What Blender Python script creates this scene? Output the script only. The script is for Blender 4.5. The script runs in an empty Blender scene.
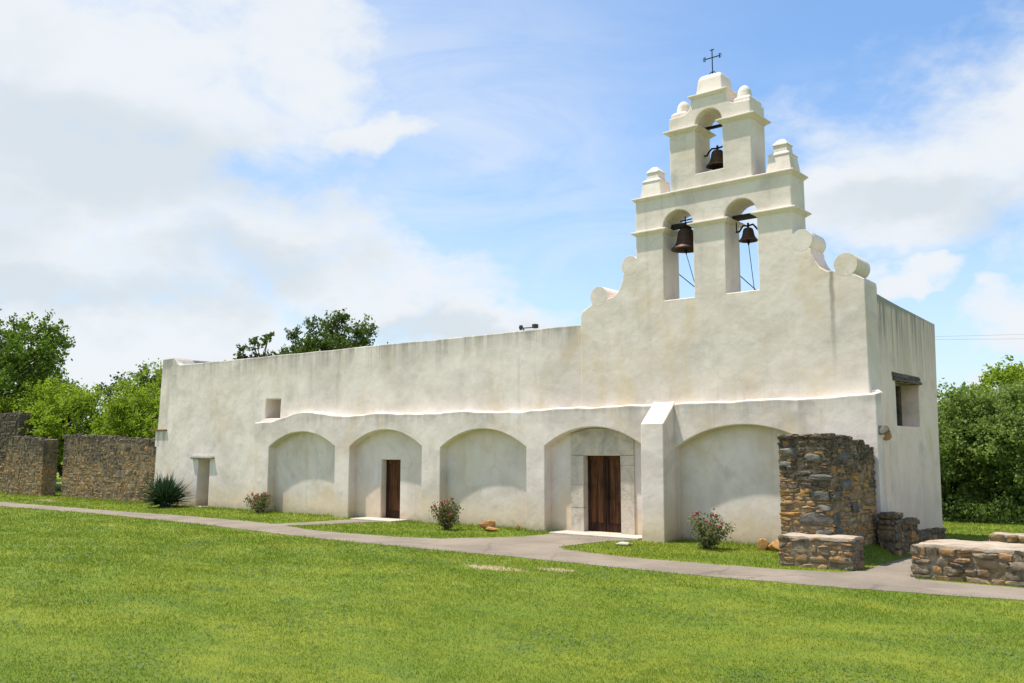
import bpy, bmesh, math, random
import numpy as np
from mathutils import Vector, Matrix

R = math.radians
scene = bpy.context.scene
col = scene.collection

# ------------------------------------------------------------------ camera
cam_d = bpy.data.cameras.new('camera')
cam_d.sensor_width = 36.0
cam_d.lens = 36.0 * 924.0 / 1024.0
cam_d.clip_start = 0.1
cam_d.clip_end = 4000
cam = bpy.data.objects.new('camera', cam_d)
cam.location = (0.0, -21.645, 2.35)
cam.rotation_euler = (R(90 + 6.697), 0, R(39.197))
col.objects.link(cam)
scene.camera = cam

# ------------------------------------------------------------------ exposure
scene.view_settings.view_transform = 'Standard'
scene.view_settings.look = 'None'
scene.view_settings.gamma = 1.0
scene.view_settings.use_curve_mapping = False
scene.view_settings.exposure = 0.60
scene.cycles.max_bounces = 6
scene.cycles.transparent_max_bounces = 8

# ------------------------------------------------------------------ sun
SUN = Vector((-0.32, -0.18, 1.0)).normalized()
sun_d = bpy.data.lights.new('sun', 'SUN')
sun_d.energy = 4.3
sun_d.angle = R(0.8)
sun_d.color = (1.0, 0.94, 0.84)
sun = bpy.data.objects.new('sun', sun_d)
sun.rotation_euler = (-SUN).to_track_quat('-Z', 'Y').to_euler()
sun.location = (-20, -20, 60)
col.objects.link(sun)


# ------------------------------------------------------------------ node helpers
class NT:
    def __init__(s, tree):
        s.t = tree; s.n = tree.nodes; s.l = tree.links

    def new(s, kind, **kw):
        nd = s.n.new(kind)
        for k, v in kw.items():
            setattr(nd, k, v)
        return nd

    def put(s, sock, v):
        if isinstance(v, bpy.types.NodeSocket):
            s.l.new(v, sock)
        elif v is not None:
            if sock.type == 'RGBA' and len(v) == 3:
                v = (*v, 1)
            sock.default_value = v

    def math(s, op, a, b=None, c=None, clamp=False):
        nd = s.new('ShaderNodeMath', operation=op, use_clamp=clamp)
        for i, v in enumerate((a, b, c)):
            if v is not None: s.put(nd.inputs[i], v)
        return nd.outputs[0]

    def vmath(s, op, a, b=None, out=0):
        nd = s.new('ShaderNodeVectorMath', operation=op)
        s.put(nd.inputs[0], a)
        if b is not None: s.put(nd.inputs[1], b)
        return nd.outputs[out]

    def mapr(s, v, a, b, c=0.0, d=1.0, smooth=True):
        nd = s.new('ShaderNodeMapRange', interpolation_type='SMOOTHSTEP' if smooth else 'LINEAR')
        for i, x in enumerate((v, a, b, c, d)): s.put(nd.inputs[i], x)
        return nd.outputs[0]

    def noise(s, vec, scale, detail=3, rough=0.5, dist=0.0, out='Fac'):
        nd = s.new('ShaderNodeTexNoise')
        if vec is not None: s.put(nd.inputs['Vector'], vec)
        nd.inputs['Scale'].default_value = scale
        nd.inputs['Detail'].default_value = detail
        nd.inputs['Roughness'].default_value = rough
        nd.inputs['Distortion'].default_value = dist
        return nd.outputs[out]

    def mapping(s, vec, loc=(0, 0, 0), rot=(0, 0, 0), scale=(1, 1, 1)):
        nd = s.new('ShaderNodeMapping')
        s.put(nd.inputs[0], vec)
        nd.inputs[1].default_value = loc; nd.inputs[2].default_value = rot; nd.inputs[3].default_value = scale
        return nd.outputs[0]

    def mix(s, f, a, b, blend='MIX'):
        nd = s.new('ShaderNodeMix', data_type='RGBA', blend_type=blend)
        s.put(nd.inputs[0], f); s.put(nd.inputs[6], a); s.put(nd.inputs[7], b)
        return nd.outputs[2]

    def ramp(s, f, stops, interp='LINEAR'):
        nd = s.new('ShaderNodeValToRGB')
        cr = nd.color_ramp; cr.interpolation = interp
        while len(cr.elements) < len(stops): cr.elements.new(0.5)
        for e, (p, c) in zip(cr.elements, stops):
            e.position = p; e.color = (*c, 1)
        s.put(nd.inputs[0], f)
        return nd.outputs[0]

    def bump(s, h, strength=0.5, distance=0.02, normal=None):
        nd = s.new('ShaderNodeBump')
        nd.inputs['Strength'].default_value = strength
        nd.inputs['Distance'].default_value = distance
        s.put(nd.inputs['Height'], h)
        if normal is not None: s.put(nd.inputs['Normal'], normal)
        return nd.outputs[0]


# ------------------------------------------------------------------ world: sky with clouds
world = bpy.data.worlds.new('World')
scene.world = world
world.use_nodes = True
W = NT(world.node_tree)
W.n.clear()
out = W.new('ShaderNodeOutputWorld')
sky = W.new('ShaderNodeTexSky', sky_type='NISHITA')
sky.sun_disc = False
sky.sun_elevation = math.asin(SUN.z)
sky.sun_rotation = math.atan2(SUN.x, SUN.y)
sky.altitude = 200; sky.air_density = 1.0; sky.dust_density = 1.2; sky.ozone_density = 1.6
bg_sky = W.new('ShaderNodeBackground'); bg_sky.inputs['Strength'].default_value = 0.135
gen = W.new('ShaderNodeTexCoord').outputs['Generated']
d = W.vmath('NORMALIZE', gen)
sep = W.new('ShaderNodeSeparateXYZ'); W.put(sep.inputs[0], d)
az = W.math('ARCTAN2', sep.outputs[0], sep.outputs[1])
el = W.math('ARCSINE', sep.outputs[2])
cmb = W.new('ShaderNodeCombineXYZ'); W.put(cmb.inputs[0], az); W.put(cmb.inputs[1], el)
warp = W.noise(W.mapping(d, scale=(1, 1, 1.5)), 5.0, 5, 0.6, out='Color')
warp = W.vmath('SUBTRACT', warp, (0.5, 0.5, 0.5))
warp = W.vmath('MULTIPLY', warp, (0.26, 0.17, 0.0))
vec = W.vmath('ADD', cmb.outputs[0], warp)


def blobs(L, vec):
    acc = None
    for (a, e, ra, re) in L:
        m = W.mapping(vec, loc=(-a / ra, -e / re, 0), scale=(1 / ra, 1 / re, 1))
        ln = W.vmath('LENGTH', m, out=1)
        v = W.mapr(ln, 1.75, 0.0, 0.0, 1.0)
        acc = v if acc is None else W.math('MAXIMUM', acc, v)
    return acc


CLOUD = [(-1.452, 0.258, 0.455, 0.281), (-1.101, 0.381, 0.303, 0.13), (-1.147, 0.203, 0.325, 0.141), (-0.92, 0.40, 0.14, 0.10), (-0.83, 0.335, 0.12, 0.03),
         (-0.986, 0.222, 0.206, 0.081), (-0.839, 0.171, 0.195, 0.06), (-0.719, 0.142, 0.141, 0.041), (-1.106, 0.098, 0.325, 0.087),
         (-0.235, 0.268, 0.17, 0.10), (-0.15, 0.300, 0.14, 0.09), (-0.345, 0.248, 0.10, 0.055), (-0.27, 0.225, 0.15, 0.06),
         (-0.259, 0.162, 0.065, 0.017), (-0.182, 0.118, 0.06, 0.03), (-0.232, 0.063, 0.076, 0.027), (0.065, 0.199, 0.271, 0.162),
         (1.3, 0.35, 0.6, 0.3), (2.4, 0.4, 0.5, 0.35), (-2.4, 0.4, 0.5, 0.4)]
GREY = [(-1.087, 0.283, 0.206, 0.065), (-0.985, 0.188, 0.141, 0.037), (-1.144, 0.145, 0.173, 0.032), (-0.278, 0.233, 0.097, 0.027),
        (-0.198, 0.215, 0.065, 0.032), (-1.421, 0.242, 0.271, 0.13), (-0.784, 0.134, 0.13, 0.019)]
THIN = [(-0.83, 0.37, 0.16, 0.09), (-0.72, 0.311, 0.216, 0.119), (-0.566, 0.214, 0.173, 0.065), (-0.322, 0.331, 0.065, 0.054)]
fbm = W.noise(W.mapping(d, scale=(1, 1, 2.0)), 6.5, 8, 0.6, 0.3)
fine = W.noise(W.mapping(d, scale=(1, 1, 1.6)), 16.0, 6, 0.62, 0.6)
wisp = W.noise(W.mapping(d, loc=(3, 1, 0), rot=(0, 0.35, 0), scale=(1, 1, 3.5)), 4.0, 7, 0.62, 1.0)
body = blobs(CLOUD, vec)
f = W.math('ADD', W.math('MULTIPLY', body, 1.18), W.math('MULTIPLY', W.math('SUBTRACT', fbm, 0.5), 1.2))
f = W.math('ADD', f, W.math('MULTIPLY', W.math('SUBTRACT', fine, 0.5), 0.7))
dens = W.mapr(f, 0.16, 1.10)
dens = W.math('MULTIPLY', dens, 0.97)
thin = W.math('ADD', W.math('MULTIPLY', blobs(THIN, vec), W.mapr(wisp, 0.30, 0.80, 0.0, 0.30)), W.math('MULTIPLY', W.mapr(az, -0.30, -0.95, 0.02, 0.46), W.mapr(wisp, 0.2, 0.7, 0.5, 1.0)))
haze_low = W.mapr(el, 0.36, 0.0, 0.02, 0.5)
mask = W.math('MAXIMUM', W.math('MAXIMUM', dens, thin), haze_low)
shade = W.math('ADD', W.math('MULTIPLY', blobs(GREY, vec), 0.95), W.math('MULTIPLY', W.math('SUBTRACT', fbm, 0.5), 1.3))
shade = W.mapr(shade, 0.0, 0.9)
ccol = W.mix(shade, (0.575, 0.600, 0.622), (0.470, 0.512, 0.545))
W.put(bg_sky.inputs[0], W.mix(1.0, sky.outputs[0], (0.80, 0.98, 1.10), 'MULTIPLY'))
bg_cl = W.new('ShaderNodeBackground'); W.put(bg_cl.inputs[0], ccol); bg_cl.inputs['Strength'].default_value = 1.0
mx = W.new('ShaderNodeMixShader')
W.put(mx.inputs[0], mask); W.l.new(bg_sky.outputs[0], mx.inputs[1]); W.l.new(bg_cl.outputs[0], mx.inputs[2])
W.l.new(mx.outputs[0], out.inputs[0])


# ------------------------------------------------------------------ materials
def new_mat(name):
    m = bpy.data.materials.new(name); m.use_nodes = True
    t = NT(m.node_tree); t.n.clear()
    o = t.new('ShaderNodeOutputMaterial')
    p = t.new('ShaderNodeBsdfPrincipled')
    p.inputs['Roughness'].default_value = 0.9
    p.inputs['Specular IOR Level'].default_value = 0.15
    t.l.new(p.outputs[0], o.inputs[0])
    return m, t, p, o


def plaster(name, z_top, streak=0.6, span=1.0, a=(0.795, 0.698, 0.628), b=(0.635, 0.555, 0.495), low=0.9, seam=None):
    m, t, p, o = new_mat(name)
    pos = t.new('ShaderNodeNewGeometry').outputs['Position']
    sp = t.new('ShaderNodeSeparateXYZ'); t.put(sp.inputs[0], pos)
    z = sp.outputs[2]
    c = t.mix(t.mapr(t.noise(pos, 0.55, 6, 0.62, 0.6), 0.34, 0.66), a, b)
    c = t.mix(t.mapr(t.noise(pos, 1.9, 6, 0.65), 0.42, 0.72, 0, 0.42), c, (0.80, 0.735, 0.675))
    # grey weathering in soft clouds, tan stains
    c = t.mix(t.mapr(t.noise(t.mapping(pos, loc=(7, 3, 1)), 0.9, 7, 0.68, 0.4), 0.51, 0.71, 0, 0.55), c, (0.47, 0.435, 0.395))
    c = t.mix(t.mapr(t.noise(t.mapping(pos, loc=(2, 9, 4), scale=(1, 1, 0.6)), 0.8, 5, 0.6), 0.52, 0.72, 0, 0.62), c, (0.645, 0.515, 0.345))
    # damp tan tide mark at the foot, sunlit wall's warm tone painted in
    zz = t.math('ADD', z, t.math('MULTIPLY', t.math('SUBTRACT', t.noise(pos, 0.8, 4, 0.6), 0.5), 2.4))
    c = t.mix(t.mapr(zz, 1.35, 0.15, 0, low), c, (0.68, 0.535, 0.385))
    c = t.mix(t.mapr(t.math('ADD', z, t.math('MULTIPLY', t.math('SUBTRACT', t.noise(pos, 4.0, 4, 0.6), 0.5), 0.5)), 0.34, 0.04, 0, 0.6), c, (0.40, 0.34, 0.235))
    # dark rain streaks running down from the coping
    st = t.noise(t.mapping(pos, scale=(4.5, 4.5, 0.22)), 1.0, 5, 0.7)
    st2 = t.noise(t.mapping(pos, loc=(5, 2, 0), scale=(0.5, 0.5, 0.3)), 1.0, 2, 0.5)
    zs = t.math('ADD', z, t.math('MULTIPLY', t.math('SUBTRACT', st2, 0.5), 1.1 * span))
    top = t.mapr(zs, z_top - span, z_top + 0.05)
    fac = t.math('MULTIPLY', t.math('MULTIPLY', t.mapr(st, 0.30, 0.66), top), streak)
    c = t.mix(fac, c, (0.235, 0.225, 0.20))
    edge = t.math('MULTIPLY', t.mapr(t.math('ADD', z, t.math('MULTIPLY', st, 0.35)), z_top + 0.02, z_top + 0.2), min(1.0, streak * 1.0))
    c = t.mix(edge, c, (0.30, 0.285, 0.25))
    # long faint grey runs all over the face, hairline cracks, paler patched areas
    run = t.mapr(t.noise(t.mapping(pos, loc=(1, 8, 2), scale=(3.2, 3.2, 0.16)), 1.0, 5, 0.68), 0.52, 0.74)
    run = t.math('MULTIPLY', run, t.mapr(t.noise(t.mapping(pos, loc=(3, 1, 6)), 0.5, 3, 0.6), 0.40, 0.62, 0.0, 0.50))
    c = t.mix(run, c, (0.40, 0.37, 0.32))
    wv = t.vmath('ADD', pos, t.vmath('MULTIPLY', t.noise(pos, 1.7, 4, 0.6, out='Color'), (0.7, 0.7, 0.7)))
    vor = t.new('ShaderNodeTexVoronoi', feature='DISTANCE_TO_EDGE'); vor.inputs['Scale'].default_value = 0.55; t.put(vor.inputs['Vector'], wv)
    crk = t.math('MULTIPLY', t.mapr(vor.outputs['Distance'], 0.011, 0.003), t.mapr(t.noise(t.mapping(pos, loc=(6, 6, 1)), 0.6, 3, 0.6), 0.50, 0.66, 0.0, 0.26))
    c = t.mix(crk, c, (0.36, 0.33, 0.28))
    vc = t.new('ShaderNodeTexVoronoi'); vc.inputs['Scale'].default_value = 0.75; t.put(vc.inputs['Vector'], wv)
    c = t.mix(t.mapr(vc.outputs['Color'], 0.80, 0.84, 0.0, 0.35), c, (0.765, 0.70, 0.62))
    if seam is not None:
        xs_, z0_, z1_ = seam
        dx = t.math('ABSOLUTE', t.math('ADD', t.math('SUBTRACT', sp.outputs[0], xs_), t.math('MULTIPLY', t.math('SUBTRACT', t.noise(pos, 2.5, 4, 0.6), 0.5), 0.12)))
        sm = t.math('MULTIPLY', t.mapr(dx, 0.085, 0.01), t.mapr(z, z0_, z1_, 0.0, 0.75))
        c = t.mix(sm, c, (0.24, 0.215, 0.18))
    # specks
    c = t.mix(t.mapr(t.noise(pos, 38, 3, 0.6), 0.60, 0.78, 0, 0.30), c, (0.42, 0.39, 0.32))
    t.put(p.inputs['Base Color'], c)
    h1 = t.noise(pos, 0.9, 4, 0.5)
    h2 = t.noise(pos, 5.0, 5, 0.6)
    h3 = t.noise(pos, 45.0, 4, 0.65)
    n = t.bump(h1, 0.8, 0.055)
    n = t.bump(h2, 0.3, 0.012, n)
    n = t.bump(h3, 0.5, 0.004, n)
    t.put(p.inputs['Normal'], n)
    return m


M = {}
M['plaster_nave'] = plaster('plaster_nave', 6.0, 0.62, 1.0)
M['plaster_gable'] = plaster('plaster_gable', 20.0, 0.0, 1.0, seam=(-7.93, 3.6, 6.7), a=(0.790, 0.692, 0.612), b=(0.655, 0.568, 0.495))
M['plaster_side'] = plaster('plaster_side', 5.95, 1.0, 2.0, a=(0.88, 0.69, 0.585), b=(0.76, 0.59, 0.495), low=0.6)  # pinker, lighter base: warm bounced light on the shaded side put into the colour
M['plaster_base'] = plaster('plaster_base', 3.52, 0.30, 0.55, a=(0.785, 0.688, 0.615), b=(0.615, 0.535, 0.475))
M['plaster_clean'] = plaster('plaster_clean', 40.0, 0.0, 1.0, a=(0.71, 0.655, 0.585), b=(0.63, 0.57, 0.495), low=0.0)


def limestone(name, stops, scale=1.4, bump=0.012):
    m, t, p, o = new_mat(name)
    pos = t.new('ShaderNodeNewGeometry').outputs['Position']
    c = t.ramp(t.noise(pos, scale, 7, 0.68, 0.5), stops)
    c = t.mix(t.mapr(t.noise(pos, 14, 5, 0.65), 0.55, 0.72, 0, 0.5), c, (0.22, 0.205, 0.17))
    t.put(p.inputs['Base Color'], c)
    t.put(p.inputs['Normal'], t.bump(t.noise(pos, 18, 6, 0.65), 0.8, bump))
    return m


M['surround'] = limestone('weathered_limestone', [(0.34, (0.37, 0.335, 0.28)), (0.46, (0.52, 0.455, 0.37)), (0.55, (0.61, 0.53, 0.43)), (0.66, (0.49, 0.435, 0.365))], 1.6)
M['slab'] = limestone('pale_slab', [(0.3, (0.42, 0.37, 0.31)), (0.7, (0.53, 0.48, 0.41))], 1.5, 0.006)
M['cap'] = limestone('mortar_cap', [(0.34, (0.20, 0.155, 0.11)), (0.46, (0.36, 0.29, 0.22)), (0.62, (0.45, 0.37, 0.285))], 2.2, 0.02)
M['hood'] = limestone('hood_stone', [(0.3, (0.20, 0.195, 0.18)), (0.7, (0.38, 0.36, 0.32))], 2.0, 0.02)
M['orange_rock'] = limestone('orange_rock', [(0.3, (0.28, 0.14, 0.05)), (0.6, (0.44, 0.24, 0.09)), (0.8, (0.50, 0.33, 0.16))], 3.0, 0.03)
M['grey_rock'] = limestone('grey_rock', [(0.3, (0.17, 0.165, 0.15)), (0.7, (0.36, 0.34, 0.29))], 3.0, 0.03)


def rubble_mat(name, stops, dark_amt, dark_lo, dark_hi, z0, z1, zbias):
    """stones of a rubble wall: each stone its own colour, grey and black lichen in clouds, more of it higher up the wall"""
    m, t, p, o = new_mat(name)
    geo = t.new('ShaderNodeNewGeometry')
    pos = geo.outputs['Position']; rnd = geo.outputs['Random Per Island']
    sp = t.new('ShaderNodeSeparateXYZ'); t.put(sp.inputs[0], pos)
    c = t.ramp(t.math('ADD', t.math('MULTIPLY', rnd, 0.6), t.mapr(t.noise(pos, 1.6, 4, 0.6), 0.3, 0.7, 0.0, 0.4)), stops)
    c = t.mix(t.mapr(t.noise(pos, 7, 6, 0.65), 0.35, 0.7, 0, 0.6), c, t.mix(0.55, c, (0.23, 0.15, 0.07)))
    c = t.mix(t.mapr(t.noise(t.mapping(pos, loc=(4, 4, 4)), 11, 5, 0.7), 0.58, 0.7, 0, 0.6), c, (0.52, 0.42, 0.28))
    n = t.noise(pos, 1.3, 6, 0.66, 0.6)
    n = t.math('ADD', n, t.math('MULTIPLY', t.math('SUBTRACT', rnd, 0.5), 0.22))
    n = t.math('ADD', n, t.mapr(sp.outputs[2], z0, z1, 0.0, zbias, smooth=False))
    dk = t.math('MULTIPLY', t.mapr(n, dark_lo, dark_hi), dark_amt)
    lich = t.mix(t.mapr(t.noise(pos, 16, 6, 0.7), 0.4, 0.66), (0.050, 0.042, 0.032), (0.180, 0.158, 0.125))
    c = t.mix(dk, c, lich)
    t.put(p.inputs['Base Color'], c)
    nn = t.bump(t.noise(pos, 9, 6, 0.7), 0.9, 0.035)
    nn = t.bump(t.noise(pos, 40, 4, 0.7), 0.7, 0.008, nn)
    t.put(p.inputs['Normal'], nn)
    return m


OCHRE = [(0.0, (0.22, 0.125, 0.05)), (0.16, (0.44, 0.225, 0.07)), (0.34, (0.34, 0.22, 0.115)), (0.50, (0.50, 0.275, 0.09)),
         (0.64, (0.26, 0.20, 0.135)), (0.78, (0.52, 0.36, 0.19)), (0.90, (0.22, 0.19, 0.155)), (1.0, (0.56, 0.45, 0.31))]
M['rub_pier'] = rubble_mat('rubble_pier', OCHRE, 0.94, 0.57, 0.72, 0.8, 2.7, 0.32)
M['rub_left'] = rubble_mat('rubble_left', [(p_, (0.80 * c_[0], 0.86 * c_[1], 0.98 * c_[2])) for p_, c_ in OCHRE], 0.92, 0.53, 0.74, 0.9, 3.0, 0.34)
M['rub_low'] = rubble_mat('rubble_low', [(0.0, (0.20, 0.125, 0.06)), (0.2, (0.27, 0.205, 0.13)), (0.4, (0.37, 0.205, 0.085)), (0.55, (0.23, 0.195, 0.15)),
                                         (0.75, (0.40, 0.30, 0.19)), (0.9, (0.17, 0.15, 0.125)), (1.0, (0.45, 0.25, 0.10))], 0.90, 0.42, 0.60, 0, 1, 0.0)
M['rub_dark'] = rubble_mat('rubble_dark', OCHRE, 0.88, 0.38, 0.60, 0.1, 1.0, 0.15)
M['quoin_light'] = limestone('spout_stone', [(0.35, (0.15, 0.135, 0.115)), (0.6, (0.27, 0.245, 0.20))], 5.0, 0.02)
M['quoin'] = limestone('quoin_stone', [(0.3, (0.07, 0.065, 0.057)), (0.55, (0.15, 0.14, 0.12)), (0.75, (0.25, 0.23, 0.19))], 4.0, 0.02)
M['mortar'] = limestone('lime_mortar', [(0.34, (0.11, 0.085, 0.058)), (0.5, (0.20, 0.155, 0.105)), (0.68, (0.33, 0.265, 0.185))], 3.5, 0.03)
M['mortar_dark'] = limestone('old_mortar', [(0.34, (0.095, 0.07, 0.043)), (0.5, (0.20, 0.145, 0.083)), (0.68, (0.34, 0.25, 0.145))], 3.0, 0.03)


def wood(name, dark, light, axis=2, sc=1.0):
    m, t, p, o = new_mat(name)
    pos = t.new('ShaderNodeNewGeometry').outputs['Position']
    s = [16 * sc] * 3; s[axis] = 0.8 * sc
    g = t.noise(t.mapping(pos, scale=tuple(s)), 1.0, 6, 0.65, 0.4)
    c = t.ramp(g, [(0.32, dark), (0.52, tuple((a + b) / 2 for a, b in zip(dark, light))), (0.68, light)])
    c = t.mix(t.mapr(t.noise(pos, 1.7, 4, 0.6), 0.45, 0.7, 0, 0.6), c, dark)
    t.put(p.inputs['Base Color'], c)
    p.inputs['Roughness'].default_value = 0.75
    t.put(p.inputs['Normal'], t.bump(g, 0.6, 0.006))
    return m


M['door_wood'] = wood('door_wood', (0.022, 0.011, 0.007), (0.19, 0.075, 0.026))
M['door_dark'] = wood('door_dark', (0.010, 0.006, 0.005), (0.070, 0.028, 0.013))
M['old_wood'] = wood('old_wood', (0.035, 0.03, 0.024), (0.19, 0.16, 0.125), 1)
M['brown_wood'] = wood('brown_wood', (0.10, 0.055, 0.025), (0.30, 0.19, 0.10), 0)
M['beam_wood'] = wood('beam_wood', (0.018, 0.016, 0.014), (0.08, 0.07, 0.058), 0)


def simple(name, c, rough=0.6, metal=0.0, c2=None, sc=12, bump=0.004):
    m, t, p, o = new_mat(name)
    pos = t.new('ShaderNodeNewGeometry').outputs['Position']
    c2 = c2 or tuple(x * 0.7 for x in c)
    n = t.noise(pos, sc, 5, 0.65)
    t.put(p.inputs['Base Color'], t.mix(t.mapr(n, 0.35, 0.65), c, c2))
    p.inputs['Roughness'].default_value = rough
    p.inputs['Metallic'].default_value = metal
    t.put(p.inputs['Normal'], t.bump(n, 0.5, bump))
    return m


M['bell'] = simple('bell_bronze', (0.055, 0.038, 0.028), 0.55, 0.35, (0.085, 0.050, 0.034), 7)
M['bell_rim'] = simple('bell_rim', (0.10, 0.062, 0.045), 0.5, 0.35)
M['iron'] = simple('black_iron', (0.018, 0.018, 0.020), 0.55, 0.5)
M['rope'] = simple('rope', (0.10, 0.09, 0.075), 0.9)
M['wire'] = simple('cable', (0.16, 0.16, 0.17), 0.7)
M['lamp'] = simple('lamp_grey', (0.06, 0.06, 0.055), 0.6)
M['roofing'] = simple('roofing', (0.32, 0.30, 0.27), 0.95)


def leaf_mat(name, c1, c2, trans=0.35, rough=0.55):
    m, t, p, o = new_mat(name)
    rnd = t.new('ShaderNodeNewGeometry').outputs['Random Per Island']
    at = t.new('ShaderNodeAttribute'); at.attribute_name = 'tint'
    f_ = t.math('ADD', t.math('MULTIPLY', rnd, 0.55), t.math('MULTIPLY', at.outputs['Fac'], 0.45))
    c = t.mix(f_, c1, c2)
    t.put(p.inputs['Base Color'], c)
    p.inputs['Roughness'].default_value = rough
    p.inputs['Specular IOR Level'].default_value = 0.12
    tr = t.new('ShaderNodeBsdfTranslucent')
    t.put(tr.inputs[0], t.mix(0.5, c, t.mix(1.0, c, (1.2, 1.25, 0.5), 'MULTIPLY')))
    ms = t.new('ShaderNodeMixShader'); ms.inputs[0].default_value = trans
    t.l.new(p.outputs[0], ms.inputs[1]); t.l.new(tr.outputs[0], ms.inputs[2]); t.l.new(ms.outputs[0], o.inputs[0])
    return m


M['leaf_bright'] = leaf_mat('leaf_bright', (0.175, 0.250, 0.018), (0.300, 0.400, 0.045), 0.5)
M['leaf_mid'] = leaf_mat('leaf_mid', (0.075, 0.130, 0.016), (0.160, 0.250, 0.035), 0.45)
M['leaf_dark'] = leaf_mat('leaf_dark', (0.050, 0.085, 0.020), (0.110, 0.165, 0.040), 0.35)
M['leaf_grey'] = leaf_mat('leaf_grey', (0.135, 0.195, 0.050), (0.260, 0.345, 0.090), 0.48)
M['leaf_oak'] = leaf_mat('leaf_oak', (0.050, 0.085, 0.016), (0.125, 0.175, 0.036), 0.38)
M['leaf_rose'] = leaf_mat('leaf_rose', (0.085, 0.12, 0.04), (0.20, 0.205, 0.10), 0.35)
M['leaf_rose_red'] = leaf_mat('leaf_rose_bronze', (0.155, 0.095, 0.05), (0.12, 0.155, 0.05), 0.35)
M['leaf_clover'] = leaf_mat('leaf_clover', (0.085, 0.150, 0.045), (0.165, 0.245, 0.095), 0.3)
M['petal'] = leaf_mat('petal', (0.46, 0.07, 0.09), (0.56, 0.20, 0.22), 0.3)
M['yucca'] = leaf_mat('yucca_blade', (0.026, 0.055, 0.030), (0.070, 0.118, 0.060), 0.1, 0.45)
M['bark'] = simple('bark', (0.10, 0.08, 0.06), 0.95, 0, (0.055, 0.045, 0.035), 9, 0.02)
M['bark_dark'] = simple('bark_dark', (0.05, 0.042, 0.034), 0.95, 0, (0.03, 0.026, 0.022), 9, 0.02)


def lawn_color(t, pos):
    big = t.noise(t.mapping(pos, rot=(0, 0, 0.4), scale=(0.6, 1.5, 1)), 0.55, 5, 0.6, 0.6)
    med = t.noise(pos, 2.6, 5, 0.6)
    c = t.mix(t.mapr(big, 0.36, 0.66), (0.154, 0.230, 0.018), (0.246, 0.292, 0.027))
    c = t.mix(t.mapr(med, 0.42, 0.68, 0, 0.65), c, (0.122, 0.196, 0.020))
    c = t.mix(t.mapr(t.noise(t.mapping(pos, loc=(9, 4, 0), scale=(0.5, 1.6, 1)), 0.9, 5, 0.65), 0.58, 0.76, 0, 0.36), c, (0.27, 0.25, 0.055))
    c = t.mix(t.mapr(t.noise(t.mapping(pos, loc=(1, 14, 0), scale=(0.7, 1.3, 1)), 1.3, 4, 0.6), 0.55, 0.72, 0, 0.55), c, (0.125, 0.205, 0.050))
    return c


m, t, p, o = new_mat('lawn_soil')
pos = t.new('ShaderNodeNewGeometry').outputs['Position']
c = t.mix(t.mapr(t.noise(pos, 22, 5, 0.7), 0.38, 0.62), t.mix(0.35, lawn_color(t, pos), (0.045, 0.055, 0.012)), t.mix(0.25, lawn_color(t, pos), (0.10, 0.09, 0.035)))
# bare earth by the path
dirt = None
for (x, y, rx, ry) in ((-12.25, -7.2, 0.75, 0.28), (-11.1, -6.62, 0.5, 0.22), (-44.5, -1.5, 1.2, 0.4)):
    mp = t.mapping(pos, loc=(-x / rx, -y / ry, 0), scale=(1 / rx, 1 / ry, 0))
    v = t.mapr(t.math('ADD', t.vmath('LENGTH', mp, out=1), t.math('MULTIPLY', t.math('SUBTRACT', t.noise(pos, 5, 4, 0.6), 0.5), 1.4)), 1.15, 0.7)
    dirt = v if dirt is None else t.math('MAXIMUM', dirt, v)
c = t.mix(dirt, c, (0.36, 0.28, 0.175))
t.put(p.inputs['Base Color'], c)
t.put(p.inputs['Normal'], t.bump(t.noise(pos, 30, 5, 0.7), 0.9, 0.03))
M['soil'] = m

m, t, p, o = new_mat('grass_blade')
geo = t.new('ShaderNodeNewGeometry'); pos = geo.outputs['Position']
c = lawn_color(t, pos)
c = t.mix(t.mapr(geo.outputs['Random Per Island'], 0.0, 1.0, 0.0, 0.75, smooth=False), t.mix(1.0, c, (0.72, 0.80, 0.8), 'MULTIPLY'), t.mix(1.0, c, (1.40, 1.30, 1.35), 'MULTIPLY'))
c = t.mix(t.mapr(geo.outputs['Random Per Island'], 0.945, 0.955, 0.0, 0.85), c, (0.40, 0.33, 0.15))
t.put(p.inputs['Base Color'], c); p.inputs['Roughness'].default_value = 0.7; p.inputs['Specular IOR Level'].default_value = 0.05
tr = t.new('ShaderNodeBsdfTranslucent'); t.put(tr.inputs[0], c)
ms = t.new('ShaderNodeMixShader'); ms.inputs[0].default_value = 0.4
t.l.new(p.outputs[0], ms.inputs[1]); t.l.new(tr.outputs[0], ms.inputs[2]); t.l.new(ms.outputs[0], o.inputs[0])
M['grass'] = m

m, t, p, o = new_mat('path_asphalt')
pos = t.new('ShaderNodeNewGeometry').outputs['Position']
c = t.mix(t.mapr(t.noise(pos, 0.7, 5, 0.6), 0.35, 0.65), (0.205, 0.170, 0.132), (0.268, 0.223, 0.174))
c = t.mix(t.mapr(t.noise(pos, 60, 4, 0.7), 0.45, 0.7, 0, 0.6), c, (0.095, 0.08, 0.07))
c = t.mix(t.mapr(t.noise(t.mapping(pos, loc=(3, 3, 0)), 80, 3, 0.7), 0.56, 0.7, 0, 0.5), c, (0.36, 0.31, 0.265))
c = t.mix(t.mapr(t.noise(t.mapping(pos, scale=(0.25, 1.4, 1)), 1.6, 5, 0.65), 0.52, 0.72, 0, 0.5), c, (0.31, 0.262, 0.22))
wv = t.vmath('ADD', pos, t.vmath('MULTIPLY', t.noise(pos, 2.5, 4, 0.6, out='Color'), (0.5, 0.5, 0.0)))
vor = t.new('ShaderNodeTexVoronoi', feature='DISTANCE_TO_EDGE'); vor.inputs['Scale'].default_value = 0.42; t.put(vor.inputs['Vector'], wv)
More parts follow.
